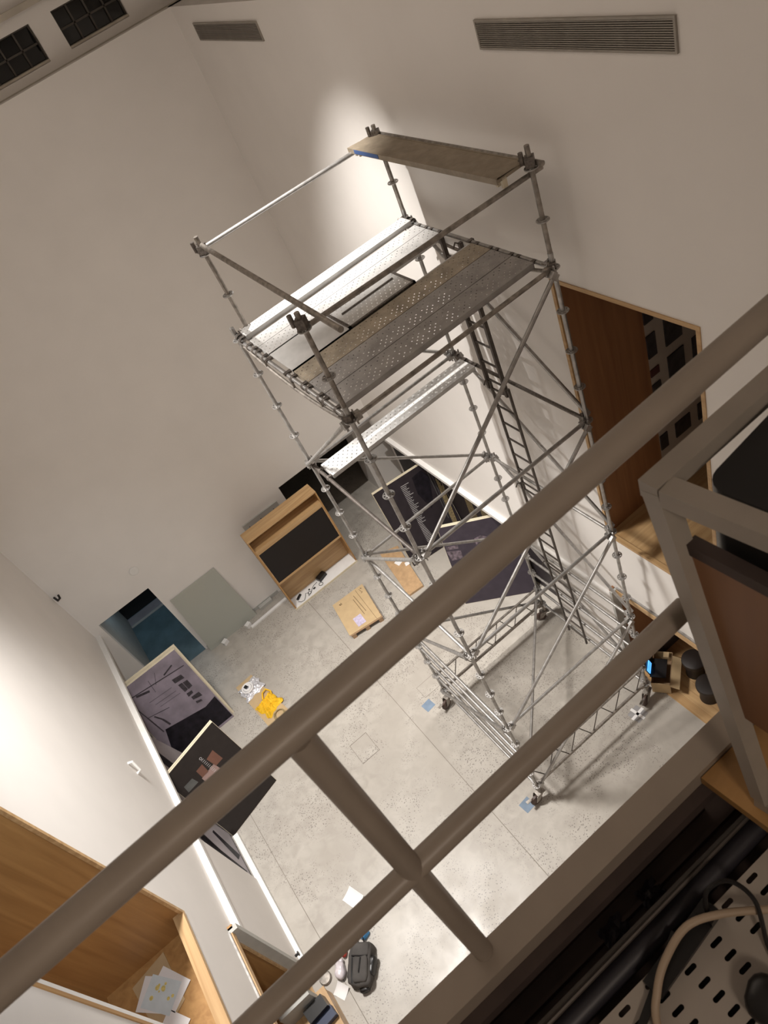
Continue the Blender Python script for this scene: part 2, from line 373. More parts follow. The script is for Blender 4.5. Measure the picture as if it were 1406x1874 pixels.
# back wall
DX0, DX1, DZ = -4.48, -3.25, 2.42
OX0, OZ = 0.20, 2.45
wb = MB().box(-5.15, 3.15, YB, YB+.15, OZ, TOP).box(-5.15, DX0, YB, YB+.15, 0, OZ).box(DX0, DX1, YB, YB+.15, DZ, OZ).box(DX1, OX0, YB, YB+.15, 0, OZ)
wall_back = struct(wb.build('wall_back', 'plaster'))
struct(MB().box(-3.2, -1.15, YB-0.018, YB, 0, 0.09).build('baseboard_back', 'grey_panel'))
# upper window wall, ledges, ceiling
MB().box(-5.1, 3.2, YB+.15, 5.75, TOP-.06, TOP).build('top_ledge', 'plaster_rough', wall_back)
WZ0, WZ1, YW = 10.96, 11.46, 5.66
uw = MB()
wins = [(-0.22, 0.86), (1.22, 2.24)]
uw.box(-6, 3.4, YW, YW+.25, TOP-.06, WZ0).box(-6, 3.4, YW, YW+.25, WZ1, 13.9)
for a, b in ((-6, -1.7), (-0.58, -0.22), (0.86, 1.22), (2.24, 3.4)): uw.box(a, b, YW, YW+.25, WZ0, WZ1)
uw.box(-1.7, -0.58, YW, YW+.25, WZ0, WZ1)
uw.build('window_wall', 'plaster', wall_back)
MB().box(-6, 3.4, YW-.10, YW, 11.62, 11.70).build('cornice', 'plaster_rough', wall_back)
for i, (a, b) in enumerate(wins):
    wn = struct(MB().box(a, b, YW+.05, YW+.13, WZ1-.02, WZ1).box(a, a+.02, YW+.05, YW+.13, WZ0, WZ1-.02).box(b-.02, b, YW+.05, YW+.13, WZ0, WZ1-.02).box(a+.02, b-.02, YW+.05, YW+.13, WZ0, WZ0+.02).build('window_%d' % (i+1), 'muntin'))
    for kx in range(4):
        for kz in range(2):
            xa, xb = a+(b-a)*kx/4, a+(b-a)*(kx+1)/4; za, zb_ = WZ0+(WZ1-WZ0)*kz/2, WZ0+(WZ1-WZ0)*(kz+1)/2
            MB().box(xa+.012, xb-.012, YW+.102, YW+.108, za+.012, zb_-.012).build('pane', 'window_glass', wn)
    MB().box(a-.02, b+.02, YW+.2, YW+.22, WZ0-.02, WZ1+.02).build('night_backing', 'black_matt', wn)
    mm = MB()
    MB().box(a, b, YW+.0, YW+.10, WZ0-0.005, WZ0+.03).build('window_sill', 'plaster_rough', wn)
    for k in (1, 2, 3):
        x = a+(b-a)*k/4; MB().box(x-.013, x+.013, YW+.06, YW+.10, WZ0, WZ1).build('muntin', 'muntin', wn)
    MB().box(a, b, YW+.06, YW+.10, (WZ0+WZ1)/2-.013, (WZ0+WZ1)/2+.013).build('muntin', 'muntin', wn)
    if i == 0: MB().path([(b-.02, YW+.08, WZ1-.03), (b-.02, YW-.04, WZ1-.20), (b-.02, YW+.02, WZ0+.14)], 0.012).build('window_stay', 'muntin', wn)
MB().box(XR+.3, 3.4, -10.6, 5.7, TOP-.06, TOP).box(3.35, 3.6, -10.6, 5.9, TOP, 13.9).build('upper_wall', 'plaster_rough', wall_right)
MB().box(-5.3, XL-.3, -10.6, 5.7, TOP-.06, TOP).box(-5.5, -5.3, -10.6, 5.9, TOP, 13.9).build('upper_wall', 'plaster', wall_left)
struct(MB().box(-6, 3.8, -10.7, 6, 13.9, 14.1).build('ceiling', 'plaster'))
struct(MB().box(-6.6, 5.8, -7.6, -7.4, 0, 10.15).box(-6.6, 5.8, -10.8, -10.6, 9.0, 14).build('wall_front', 'plaster'))
# room beyond door (left) and opening (right)
pas = MB().box(-4.6, -4.48, YB+.15, 8.2, 0, 2.6).box(-3.25, -3.1, YB+.15, 8.2, 0, 2.6).box(-4.6, -3.1, YB+.15, 8.2, 2.5, 2.6)
d1 = struct(pas.build('door_1', 'grey_panel'))
MB().box(-4.6, -3.1, 8.0, 8.2, 0, 2.6).build('passage_end', 'black_matt', d1)
MB().box(-4.48, -3.25, YB+.02, 8.0, 0.0, 0.004).build('passage_floor', 'blue_lit_floor', d1)
MB().box(-4.47, -3.26, 7.60, 7.63, 0.004, 0.05).build('passage_step', 'grey_panel', d1)
MB().box(-4.47, -3.26, 7.63, 7.95, 0.004, 0.03).build('passage_mat', 'mural_grey', d1)
area('passage_fill', (-3.9, 6.9, 2.4), (-3.9, 6.6, 0), 5, 0.6, 0.3, (0.55, 0.8, 1.0))  # unseen bluish fill added to light the passage
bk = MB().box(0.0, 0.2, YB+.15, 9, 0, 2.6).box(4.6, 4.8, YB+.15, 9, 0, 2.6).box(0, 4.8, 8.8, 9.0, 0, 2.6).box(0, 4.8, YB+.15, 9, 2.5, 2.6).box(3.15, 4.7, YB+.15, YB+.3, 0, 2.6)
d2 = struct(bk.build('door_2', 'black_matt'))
struct(MB().box(2.42, 3.25, 5.98, 6.6, 0, 2.5).build('wall_pillar', 'plaster'))

# grilles on the right wall
def grille(y0, y1, z0, z1, label, ns):
    g = thing('air_grille', (XR, (y0+y1)/2, z0), label, 'vent')
    MB().box(XR-.004, XR+.02, y0, y1, z0, z1).build('backing', 'grille_dark', g)
    t = .018
    MB().box(XR-.02, XR, y0-t, y1+t, z1, z1+t).box(XR-.02, XR, y0-t, y1+t, z0-t, z0).box(XR-.02, XR, y0-t, y0, z0, z1).box(XR-.02, XR, y1, y1+t, z0, z1).build('frame', 'grille_steel', g)
    me = None
    for k in range(ns):
        z = z0+(z1-z0)*(k+.5)/ns
        if me is None:
            o = MB().box(XR-.016, XR-.004, y0, y1, z-.0035, z+.0035); me = o.mesh('slat', 'grille_steel', (XR, (y0+y1)/2, z))
        inst('slat', me, g, (XR, (y0+y1)/2, z))
grille(-3.93, -1.87, 10.36, 10.56, 'wide metal slotted air grille above the wood-lined opening', 13)
grille(2.52, 4.68, 10.40, 10.60, 'smaller-looking far air grille near the corner of the tall walls', 13)

# ================================================================== SCAFFOLD TOWER
L = 2.51; DECK = 8.50
COR = {'A': (0, 0), 'B': (L, 0), 'C': (L, -L), 'D': (0, -L)}
def N(c, z): return V((*COR[c], z))
tw = thing('scaffold_tower', (L/2, -L/2, 0), 'tall galvanised steel scaffold tower on castors standing in the hall', 'scaffold')
TR = 0.0242
def rosette_mesh():
    m = MB()
    n = 16; R0, R1, h = 0.034, 0.062, 0.005
    vs = []
    for z in (-h, h):
        for r in (R0, R1):
            for i in range(n): t = 2*math.pi*i/n; vs.append((r*math.cos(t), r*math.sin(t), z))
    fs = []
    I = lambda k, r, i: k*2*n+r*n+i % n
    for i in range(n):
        if i % 2 == 0:
            fs += [(I(1, 0, i), I(1, 1, i), I(1, 1, i+1), I(1, 0, i+1)), (I(0, 0, i+1), I(0, 1, i+1), I(0, 1, i), I(0, 0, i))]
        fs += [(I(0, 1, i), I(0, 1, i+1), I(1, 1, i+1), I(1, 1, i)), (I(0, 0, i+1), I(0, 0, i), I(1, 0, i), I(1, 0, i+1))]
    m.add(vs, fs)
    m.ring((0, 0, 0), (0, 0, 1), 0.060, 0.007, 20, 6)
    m.ring((0, 0, 0), (0, 0, 1), 0.030, 0.010, 14, 6)
    return m.mesh('rosette', 'galv', (0, 0, 0), True)
ROS = rosette_mesh()
for c in 'ABCD':
    x, y = COR[c]
    st = MB()
    for z0, z1 in ((0.42, 2.5), (2.52, 4.5), (4.52, 6.5), (6.52, DECK+0.14)):
        st.tube((x, y, z0), (x, y, z1), TR, 14); st.tube((x, y, z1-.10), (x, y, z1+.02), TR*1.12, 14)
    so = st.build('standard', 'galv', tw, True)
    z = 0.5
    while z < DECK+.01:
        inst('rosette', ROS, so, (x, y, z)); z += 0.5
# ledgers and braces
def bar(name, p, q, r=TR, mat='galv', head=True, trim=0.05):
    p = V(p); q = V(q); d = (q-p).normalized(); a = p+d*trim; b = q-d*trim
    m = MB().tube(a, b, r, 12)
    if head:
        side = d.cross(V((0, 0, 1))).normalized(); up = side.cross(d)
        for e, s in ((p, 1), (q, -1)):
            m.obox(e+d*s*.075, d, side, up, .07, .05, .085); m.obox(e+d*s*.052, d, side, V((0, 0, 1)), .012, .022, .17)
    return m.build(name, mat, tw, True)
FACES = ('AB', 'BC', 'DC', 'AD')
for f in FACES:
    for z in (2.5, 4.5, 6.5, 8.5):
        old = (f == 'AD' and z == 6.5) or (f == 'BC' and z == 6.5)
        bar('ledger', N(f[0], z), N(f[1], z), mat=('steel_dark' if f == 'AD' else 'clamp') if old else ('galv_old' if f == 'DC' and z == 8.5 else 'galv'))
for f in ('BC', 'AD'):
    for z in (2.0, 1.5, 1.0, 0.5): bar('ledger', N(f[0], z), N(f[1], z))
for f in ('AB', 'DC'): bar('ledger', N(f[0], 0.5), N(f[1], 0.5), mat='galv_old')
for hi, lo in ((8.5, 6.5), (6.5, 4.5), (4.5, 2.5), (2.5, 0.5)):
    o = {'AB': V((0, .055, 0)), 'BC': V((.055, 0, 0)), 'DC': V((0, -.055, 0)), 'AD': V((-.055, 0, 0))}
    for f, (a, b) in {'AB': ('A', 'B'), 'BC': ('B', 'C'), 'DC': ('C', 'D'), 'AD': ('D', 'A')}.items():
        bar('diagonal_brace', N(a, hi)+o[f], N(b, lo)+o[f], trim=.03)
bar('plan_brace', N('B', 1.02), N('D', 1.02), trim=.06)
# lattice girders at the base and bowed transoms under the deck
for f in ('AB', 'DC'):
    p, q = N(f[0], 1.0), N(f[1], 1.0); dn = V((0, 0, -0.5)); n = 10
    m = MB().tube(p, q, .022, 10).tube(p+dn*.96, q+dn*.96, .022, 10)
    lt = m.build('lattice_girder', 'galv_old', tw, True)
    m = MB()
    for i in range(n):
        a = p.lerp(q, (i+.15)/n)+(dn*.96 if i % 2 else V()); b = p.lerp(q, (i+.95)/n)+(V() if i % 2 else dn*.96)
        m.tube(a, b, .009, 6)
    m.build('lacing', 'steel_dark', lt)
for f in ('AD', 'BC'):
    p, q = N(f[0], DECK), N(f[1], DECK); m = MB()
    m.path([p.lerp(q, t)+V((0, 0, -.03-.15*math.sin(math.pi*t)**.7)) for t in [k/14 for k in range(15)]], .020, 8)
    for t in (.25, .5, .75): m.tube(p.lerp(q, t), p.lerp(q, t)+V((0, 0, -.17)), .014, 6)
    m.build('bowed_transom', 'galv_old', tw, True)
# castors
def castor(c, ang):
    x, y = COR[c]; d = V((math.cos(ang), math.sin(ang), 0)); s = V((-d.y, d.x, 0))
    m = MB().tube((x, y, .26), (x, y, .60), .030, 12).lathe((x, y, .40), (0, 0, 1), [(.05, 0), (.05, .05)], 12)
    m.obox(V((x, y, .262)), d, s, (0, 0, 1), .16, .11, .02)
    wc_ = V((x, y, .11))+d*.11
    for k in (-1, 1): m.prism([V((x, y, .255))+s*k*.048-d*.03, V((x, y, .255))+s*k*.048+d*.10, wc_+s*k*.048+d*.03, wc_+s*k*.048-d*.03], s*k*.008)
    o = m.build('castor', 'galv_old', tw, True)
    MB().lathe(wc_-s*.034, s, [(.05, 0), (.09, .004), (.108, .016), (.108, .052), (.09, .064), (.05, .068)], 24).build('wheel', 'rubber_brown', o, True)
    MB().obox(V((x, y, .24))+d*.24, d, s, (0, 0, 1), .09, .05, .012).build('brake_pedal', 'galv_old', o)
castor('A', math.radians(195)); castor('D', math.radians(178)); castor('C', math.radians(200)); castor('B', math.radians(150))
# decking -------------------------------------------------------------
def perforated(m, x0, x1, y0, y1, z, nx, rows, hx, hy, clusters=0):
    """top sheet with real square holes; holes on a grid"""
    xs = [x0]; ys = [y0]; hxs = []; hys = []
    px = (x1-x0)/nx; py = (y1-y0)/(rows+1)
    for i in range(nx):
        c = x0+px*(i+.5); xs += [c-hx/2, c+hx/2]; hxs.append(len(xs)-2)
    xs.append(x1)
    for j in range(rows):
        c = y0+py*(j+1); ys += [c-hy/2, c+hy/2]; hys.append(len(ys)-2)
    ys.append(y1)
    W = len(xs); vs = [(x, y, z) for y in ys for x in xs]; fs = []
    for j in range(len(ys)-1):
        for i in range(W-1):
            if i in hxs and j in hys:
                k = hxs.index(i)
                if (k+hys.index(j)) % 2 == 0 and not (clusters and k % clusters == clusters-1): continue
            fs.append((j*W+i, j*W+i+1, (j+1)*W+i+1, (j+1)*W+i))
    m.add(vs, fs)
def plank(name, x0, x1, y0, y1, z, mat, nx=56, rows=6, hooks=True, hh=.011, side=.06, clusters=0, parent=None):
    m = MB(); perforated(m, x0, x1, y0, y1, z, nx, rows, hh, hh, clusters)
    t = .004
    m.box(x0, x1, y0, y0+t, z-side, z-.0005).box(x0, x1, y1-t, y1, z-side, z-.0005)
    m.box(x0, x1, y0, y0+.03, z-side, z-side+t).box(x0, x1, y1-.03, y1, z-side, z-side+t)
    m.box(x0, x0+t, y0, y1, z-side, z-.0005).box(x1-t, x1, y0, y1, z-side, z-.0005)
    o = m.build(name, mat, parent or tw)
    if hooks:
        for xe, s in ((x0, -1), (x1, 1)):
            for yy in (y0+.045, y1-.045):
                h = MB().box(min(xe, xe+s*.05), max(xe, xe+s*.05), yy-.022, yy+.022, z-.035, z-.008)
                xc = xe+s*.045
                pts = [V((xc+s*.0, yy, z-.02))]+[V((xc+.034*math.cos(t)*s*1.0, yy, z-.045+.034*math.sin(t))) for t in [math.radians(a) for a in (110, 80, 50, 20, -10, -40)]]
                for i in range(len(pts)-1): h.obox((pts[i]+pts[i+1])/2, pts[i+1]-pts[i], (0, 1, 0), (pts[i+1]-pts[i]).cross(V((0, 1, 0))), (pts[i+1]-pts[i]).length+.006, .044, .010)
                h.build('hook', 'clamp', o)
    return o
X0, X1 = 0.055, L-.055; ZT = DECK+.035
plank('deck_plank', X0, X1, -.20, -.01, ZT+.05, 'galv_deck', 60, 4)
plank('deck_plank', X0, X1, -.475, -.245, ZT, 'galv_deck', 60, 4)
plank('deck_plank', X0, X1, -.735, -.483, ZT, 'galv_deck', 60, 5)
acc = MB().box(X0, .80, -1.30, -.745, ZT-.012, ZT).box(1.69, X1, -.775, -.745, ZT-.07, ZT-.01).box(1.69, X1, -1.30, -1.28, ZT-.07, ZT-.01).box(X1-.03, X1, -1.30, -.745, ZT-.08, ZT-.012)
acc.box(X0, 1.69, -1.30, -1.285, ZT-.07, ZT).box(X0, 1.69, -.76, -.745, ZT-.07, ZT)
ao = acc.build('access_deck', 'galv_deck', tw)
for yy in (-.80, -1.24):
    for xe, s in ((X0, -1), (X1, 1)):
        MB().box(min(xe, xe+s*.085), max(xe, xe+s*.085), yy-.022, yy+.022, ZT-.03, ZT-.006).build('hook', 'clamp', ao)
tl = MB(); perforated(tl, .83, 1.66, -1.27, -.79, ZT+.012, 26, 7, .011, .011)
to = tl.build('trapdoor', 'galv_deck', ao)
MB().box(.80, .83, -1.30, -.75, ZT-.01, ZT+.018).box(1.66, 1.69, -1.30, -.75, ZT-.03, ZT+.018).box(.80, 1.69, -1.30, -1.27, ZT-.01, ZT+.018).box(.80, 1.69, -.79, -.75, ZT-.01, ZT+.012).build('trapdoor_frame', 'clamp', to)
MB().box(.90, 1.60, -1.0, -.985, ZT+.012, ZT+.030).build('trapdoor_strap', 'clamp', to)
plank('deck_plank', X0, X1, -1.64, -1.32, ZT, 'galv_deck_brown_dim', 64, 7, clusters=6)
plank('deck_plank', X0, X1, -1.97, -1.65, ZT, 'galv_deck_grey_dim', 64, 7, clusters=5)
plank('deck_plank', X0, X1, -2.30, -1.98, ZT, 'galv_deck_grey_dim', 64, 7, clusters=5)
lp = plank('walk_plank', X0, X1, -.54, -.22, 6.54, 'galv_deck', 60, 5, hh=.014)
lab(lp, 'single perforated plank one level below the deck')
# ladders
def ladder(y0, y1, x, z0, z1, tk=.026):
    m = MB()
    for yy in (y0, y1): m.obox((x, yy, (z0+z1)/2), (1, 0, 0), (0, 1, 0), (0, 0, 1), tk*1.2, tk, z1-z0)
    for yy in (y0, y1): m.path([(x, yy, z1-.02), (x-.06, yy, z1+.03), (x-.10, yy, z1-.02)], .010, 6)
    o = m.build('ladder', 'steel_dark', tw)
    me = MB().obox((0, 0, 0), (0, 1, 0), (1, 0, 0), (0, 0, 1), y0-y1, .020, .020).mesh('rung', 'steel_dark')
    z = z0+.16
    while z < z1-.06: inst('rung', me, o, (x, (y0+y1)/2, z)); z += .30
ladder(-.845, -1.195, 2.40, 6.35, 8.55, .040); ladder(-.89, -1.26, 2.40, 4.40, 6.50); ladder(-.84, -1.22, 2.40, 2.45, 4.52); ladder(-.78, -1.22, 2.44, .45, 2.55)
# guard rails -----------------------------------------------------------
GP = {'A': (.16, 0.0), 'B': (L, 0.0), 'C': (L, -L), 'D': (0, -L)}
def coupler(m, p, ax, s=1.0):
    m.obox(p, ax, V(ax).orthogonal(), V(ax).cross(V(ax).orthogonal()), .09*s, .085*s, .085*s)
    m.tube(V(p)+V((.04, .02, -.03)), V(p)+V((.075, .04, -.055)), .012, 6); m.tube(V(p)+V((-.03, .05, .01)), V(p)+V((-.05, .09, .02)), .010, 6)
for c, (x, y) in GP.items():
    zt = 9.70 if c in 'AC' else 9.66
    m = MB().tube((x, y, DECK+.0), (x, y, zt), TR, 14)
    go = m.build('guard_post', 'galv_old', tw, True)
    inst('rosette', ROS, go, (x, y, 9.0)); inst('rosette', ROS, go, (x, y, 9.5))
    m = MB(); coupler(m, (x, y, 9.56), (0, 0, 1)); m.tube((x-.06, y+.03, 9.55), (x-.06, y+.03, 9.66), .022, 10)
    m.build('coupler', 'clamp', go)
    m = MB(); coupler(m, (x-.01, y-.0, DECK+.03), (0, 0, 1), .9); m.build('coupler', 'clamp', go)
MB().tube((.10, .045, 9.55), (2.62, .045, 9.50), TR, 12).build('guard_rail', 'galv', tw, True)
MB().tube((-.02, -2.42, 9.46), (2.66, -2.46, 9.42), TR, 12).build('guard_rail', 'galv_old', tw, True)
MB().tube((.17, .09, 9.60), (.10, -3.02, 9.60), TR*1.1, 12).build('guard_rail', 'galv_old', tw, True)
MB().tube((L+.045, .12, 9.54), (L+.045, -2.62, 9.53), TR, 12).build('guard_rail', 'galv_old', tw, True)
# board lying across the guard rails
bd = MB()
bd.sheet(lambda u, v: V((2.165+.34*u, .075-2.53*v, 9.575-.02*u+.004*noise.noise(V((u*3, v*20, 0))))), 6, 40)
bd.box(2.165, 2.505, -2.455, .075, 9.53, 9.558).box(2.16, 2.175, -2.46, .08, 9.52, 9.576).box(2.50, 2.515, -2.46, .08, 9.51, 9.562)
bo = tag(bd.build('scaffold_board', 'plywood_tan'), 'tan board laid across the top guard rails of the scaffold', 'board')
MB().box(2.156, 2.161, -.55, -.06, 9.53, 9.572).build('blue_mark', 'blue_paint', bo)
m = MB()
for yy in (.06, -.02, -2.44, -2.36): m.obox((2.25, yy, 9.50), (1, 0, 0), (0, 1, 0), (0, 0, 1), .05, .03, .09)
m.build('batten_hook', 'cream_edge', bo)

# ================================================================== CABINET WITH SCREEN
cb = thing('display_cabinet', (-.2, 4.68, 0), 'large oak display cabinet with a black screen and white base', 'cabinet')
cx0, cx1, cy0, cy1, cz = -1.10, .70, 4.50, 4.87, 2.40
t = .03
MB().box(cx0, cx0+t, cy0, cy1, 0, cz).build('side_panel', 'oak_dark', cb)
MB().box(cx1-t, cx1, cy0, cy1, 0, cz).build('side_panel', 'oak_dark', cb)
MB().box(cx0, cx1, cy0, cy1, cz, cz+.03).build('top_panel', 'oak_x', cb)
MB().box(cx0+t, cx1-t, cy1-.02, cy1, .05, cz).build('back_panel', 'oak_x', cb)
MB().box(cx0+t, cx1-t, cy0+.01, cy1-.02, 2.07, 2.10).build('shelf', 'oak_x', cb)
fp = MB().box(cx0+t, cx1-t, cy0+.01, cy0+.03, 1.97, 2.07).box(cx0+t, cx1-t, cy0+.01, cy0+.05, .93, .985)
fp.box(cx0+t, cx0+t+.02, cy0+.01, cy0+.03, .985, 1.97).box(cx1-t-.02, cx1-t, cy0+.01, cy0+.03, .985, 1.97).build('front_frame', 'oak_x', cb)
MB().box(cx0+t+.02, cx1-t-.02, cy0+.015, cy0+.08, .985, 1.97).build('screen', 'screen_black', cb)
MB().box(cx0+t, cx1-t, cy0, cy1-.02, 0, .055).build('base_shelf', 'white_board', cb)
MB().box(cx0-.005, cx1+.005, cy0-.012, cy0, 0, .05).build('base_edge', 'cream_edge', cb)
ps = MB().obox((-.17, 4.76, .10), (.95, .3, 0), (-.3, .95, 0), (0, 0, 1), .24, .14, .085)
tag(ps.build('media_box', 'black'), 'small black box on the white base of the cabinet', 'box')
tag(MB().obox((-.87, 4.71, .075), (.8, .5, 0), (-.5, .8, 0), (0, 0, 1), .16, .05, .035).build('power_adapter', 'black'), 'black power adapter lying at the left end of the cabinet base', 'adapter')
cbm = MB().path([(-.95, 4.62, .062), (-.90, 4.55, .062), (-.82, 4.53, .062), (-.75, 4.60, .062), (-.70, 4.68, .062), (-.64, 4.64, .062), (-.68, 4.55, .062), (-.60, 4.58, .062), (-.52, 4.66, .062), (-.44, 4.72, .062), (-.33, 4.74, .062)], .006, 6)
cbm.ring((-.29, 4.61, .062), (0, 0, 1), .05, .006, 18, 6).ring((-.62, 4.62, .062), (0, 0, 1), .04, .006, 14, 6)
cbm.obox((-.47, 4.63, .068), (1, .2, 0), (-.2, 1, 0), (0, 0, 1), .06, .03, .02).obox((-.58, 4.70, .068), (1, .2, 0), (-.2, 1, 0), (0, 0, 1), .04, .025, .02)
tag(cbm.build('cable_tangle', 'black'), 'thin black cables tangled on the white cabinet base', 'cable')
pq = MB().box(-.93, .0, 5.31, YB, 1.98, 2.22); po = tag(pq.build('wall_plaque', 'grey_panel'), 'pale grey mounting plate fixed to the wall behind the oak cabinet', 'plate')
for x in (-.8, -.5, -.15): MB().tube((x, 5.308, 2.1), (x, 5.312, 2.1), .012, 8).build('screw_hole', 'black', po)
# frosted pane leaning on the back wall
gp = MB().prism([(-3.17, 5.20, .0), (-1.86, 5.21, .0), (-1.95, 5.325, 1.80), (-3.10, 5.325, 1.80)], (0, .012, .002))
tag(gp.build('glass_pane', 'frosted_glass'), 'large greenish frosted pane leaning on the back wall beside the doorway', 'glass pane')
for i, (x, y) in enumerate(((-2.80, 5.09), (-2.16, 5.06))):
    tag(MB().obox((x, y, .05), (.9, .4, 0), (-.4, .9, 0), (0, 0, 1), .13, .10, .10).build('foam_block', 'white_board'), ('white block on the floor in front of the frosted pane', 'white block at the end of the long pale batten')[i], 'block', 'white blocks on the floor')
tag(MB().obox((-1.62, 4.98, .02), (1, .045, 0), (-.045, 1, 0), (0, 0, 1), 1.02, .07, .04).build('batten', 'white_board'), 'long pale batten lying on the floor left of the oak cabinet', 'batten')
tag(MB().obox((-1.55, 5.27, .04), (1, .02, 0), (-.02, 1, 0), (0, 0, 1), .35, .10, .08).build('timber_offcut', 'grey_panel'), 'short grey offcut against the back wall behind the batten', 'offcut')
# wall fittings
sd = MB().lathe((-3.22, YB, 2.99), (0, -1, 0), [(.0, -.02), (.10, -.02), (.10, .02), (.085, .035), (.0, .035)], 24)
tag(sd.build('wall_disc', 'white_paint', None, True), 'round white disc on the back wall above the doorway', 'smoke detector')
hk = MB().path([(-4.66, YB-.01, 3.62), (-4.62, YB-.14, 3.60), (-4.55, YB-.20, 3.66), (-4.53, YB-.2, 3.74)], .022, 8)
tag(hk.build('wall_hook', 'black'), 'small black hook-shaped fitting on the wall near the left corner', 'hook')
hd = MB().path([(XL, .80, 3.42), (XL+.06, .79, 3.40), (XL+.06, .72, 3.22), (XL, .71, 3.20)], .022, 8)
tag(hd.build('wall_bracket', 'white_paint'), 'white handle-shaped fitting on the bright left wall', 'handle')

# ================================================================== POSTER PANELS
def poster(name, bl, br, tl, mat, label, thick=.03, backs=1):
    bl, br, tl = V(bl), V(br), V(tl); u = (br-bl); U = u.length; u.normalize(); v = tl-bl; v -= u*v.dot(u); Vn = v.length; v.normalize(); n = u.cross(v)
    if n.y > 0: n = -n
    root = thing(name, bl.lerp(br, .5), label, 'poster panel')
    o = MB().prism([bl, br, br+v*Vn, bl+v*Vn], -n*thick).build('core', 'cream_edge', root)
    MB().prism([bl+u*.006+v*.006+n*.0005, br-u*.006+v*.006+n*.0005, br-u*.006+v*(Vn-.006)+n*.0005, bl+u*.006+v*(Vn-.006)+n*.0005], n*.002).build('print', mat, root)
    for k in range(backs):
        off = -n*(thick+.012)*(k+1)
        MB().prism([bl+off, br+off, br+v*(Vn+.0)+off, bl+v*(Vn+.0)+off], -n*thick).build('backing_board', 'cream_edge', root)
    def pt(a, b, h=.004): return bl+u*a+v*b+n*h
    return root, pt, n
def poly(root, pt, n, name, mat, pts, h=.0035):
    m = MB().prism([pt(a, b, h) for a, b in pts], n*.0008); return m.build(name, mat, root)
def strokes(root, pt, n, name, mat, segs, h=.0045):
    m = MB()
    for (a0, b0, a1, b1, w) in segs:
        p, q = pt(a0, b0, h), pt(a1, b1, h); s = (q-p).cross(n).normalized()*w/2
        m.prism([p-s, q-s, q+s, p+s], n*.0006)
    return m.build(name, mat, root)
# grey mural-style panel on the left
r1, p1, n1 = poster('poster_panel', (-4.93, 3.2, 0), (-3.5, 3.2, 0), (-4.93, 3.8, 2.0), 'poster_grey', 'grey poster panel with small dark pictures and branches near the doorway')
s = .03
MB().prism([p1(.0, .02, -.10), p1(1.47, .02, -.10), p1(1.47, 2.13, -.10), p1(0, 2.13, -.10)], -n1*.03).build('rear_board', 'cream_edge', r1)
poly(r1, p1, n1, 'printed_dark_area', 'poster_black', [(1.13, .62), (1.40, .68), (1.41, .06), (1.0, .06), (.1, .1), (.05, .25), (.26, .80)])  # dark lower part of the print
strokes(r1, p1, n1, 'printed_branches', 'poster_ink', [(.10, 1.84, 1.36, 1.68, .02), (.11, 1.84, .17, 1.25, .018), (.17, 1.25, .21, .78, .025), (.18, 1.25, .61, 1.14, .012), (.28, 1.19, .36, 1.02, .03), (.36, 1.02, .40, .82, .04), (.29, 1.78, .55, 1.70, .05), (.95, 1.78, 1.19, 1.85, .03), (.40, 1.5, .9, 1.46, .006), (.45, 1.38, .92, 1.34, .006), (.5, 1.28, .95, 1.24, .006), (.62, 1.6, .66, 1.9, .008), (.72, 1.72, .85, 1.95, .008)])
for q in ([(1.0, 1.59), (1.20, 1.56), (1.21, 1.45), (1.0, 1.48)], [(1.02, 1.41), (1.11, 1.40), (1.11, 1.20), (1.03, 1.19)], [(1.12, 1.39), (1.22, 1.38), (1.22, 1.20), (1.12, 1.19)], [(1.03, 1.14), (1.15, 1.13), (1.14, 1.06), (1.02, 1.05)], [(1.05, 1.01), (1.23, 1.0), (1.24, .88), (1.05, .93)], [(1.06, .87), (1.17, .83), (1.17, .78), (1.05, .81)]):
    poly(r1, p1, n1, 'printed_picture', 'poster_ink', q, .0042)
# dark panel with rust squares
r2, p2, n2 = poster('poster_panel', (-4.655, .915, 0), (-3.46, 1.252, 0), (-4.73, 1.295, 2.04), 'poster_brown', 'dark brown poster panel with rust and pink squares by the left wall', .035, 1)
du = .02
for mt, q in (('poster_rust', [(.87, 1.67), (.88, 1.37), (.71, 1.38), (.69, 1.64)]), ('poster_rust', [(.58, 1.65), (.56, 1.43), (.42, 1.45), (.43, 1.65)]), ('poster_pink', [(.71, 1.45), (.73, 1.22), (.40, 1.27), (.40, 1.45)]), ('poster_slate', [(.30, 1.62), (.32, 1.46), (.09, 1.48), (.11, 1.64)])):
    poly(r2, p2, n2, 'printed_square', mt, [(a+du, b) for a, b in q])
m = MB().ring(p2(.635+du, 1.755, .006), n2, .022, .004, 16, 4)
for k in range(11):
    a, b = p2(.61+du, 1.71-k*.042, .0045), p2(.665+du, 1.705-k*.042, .0045); q = (b-a).cross(n2).normalized()*.005
    m.prism([a-q, b-q, b+q, a+q], n2*.0006)
m.build('printed_lettering', 'poster_text', r2)
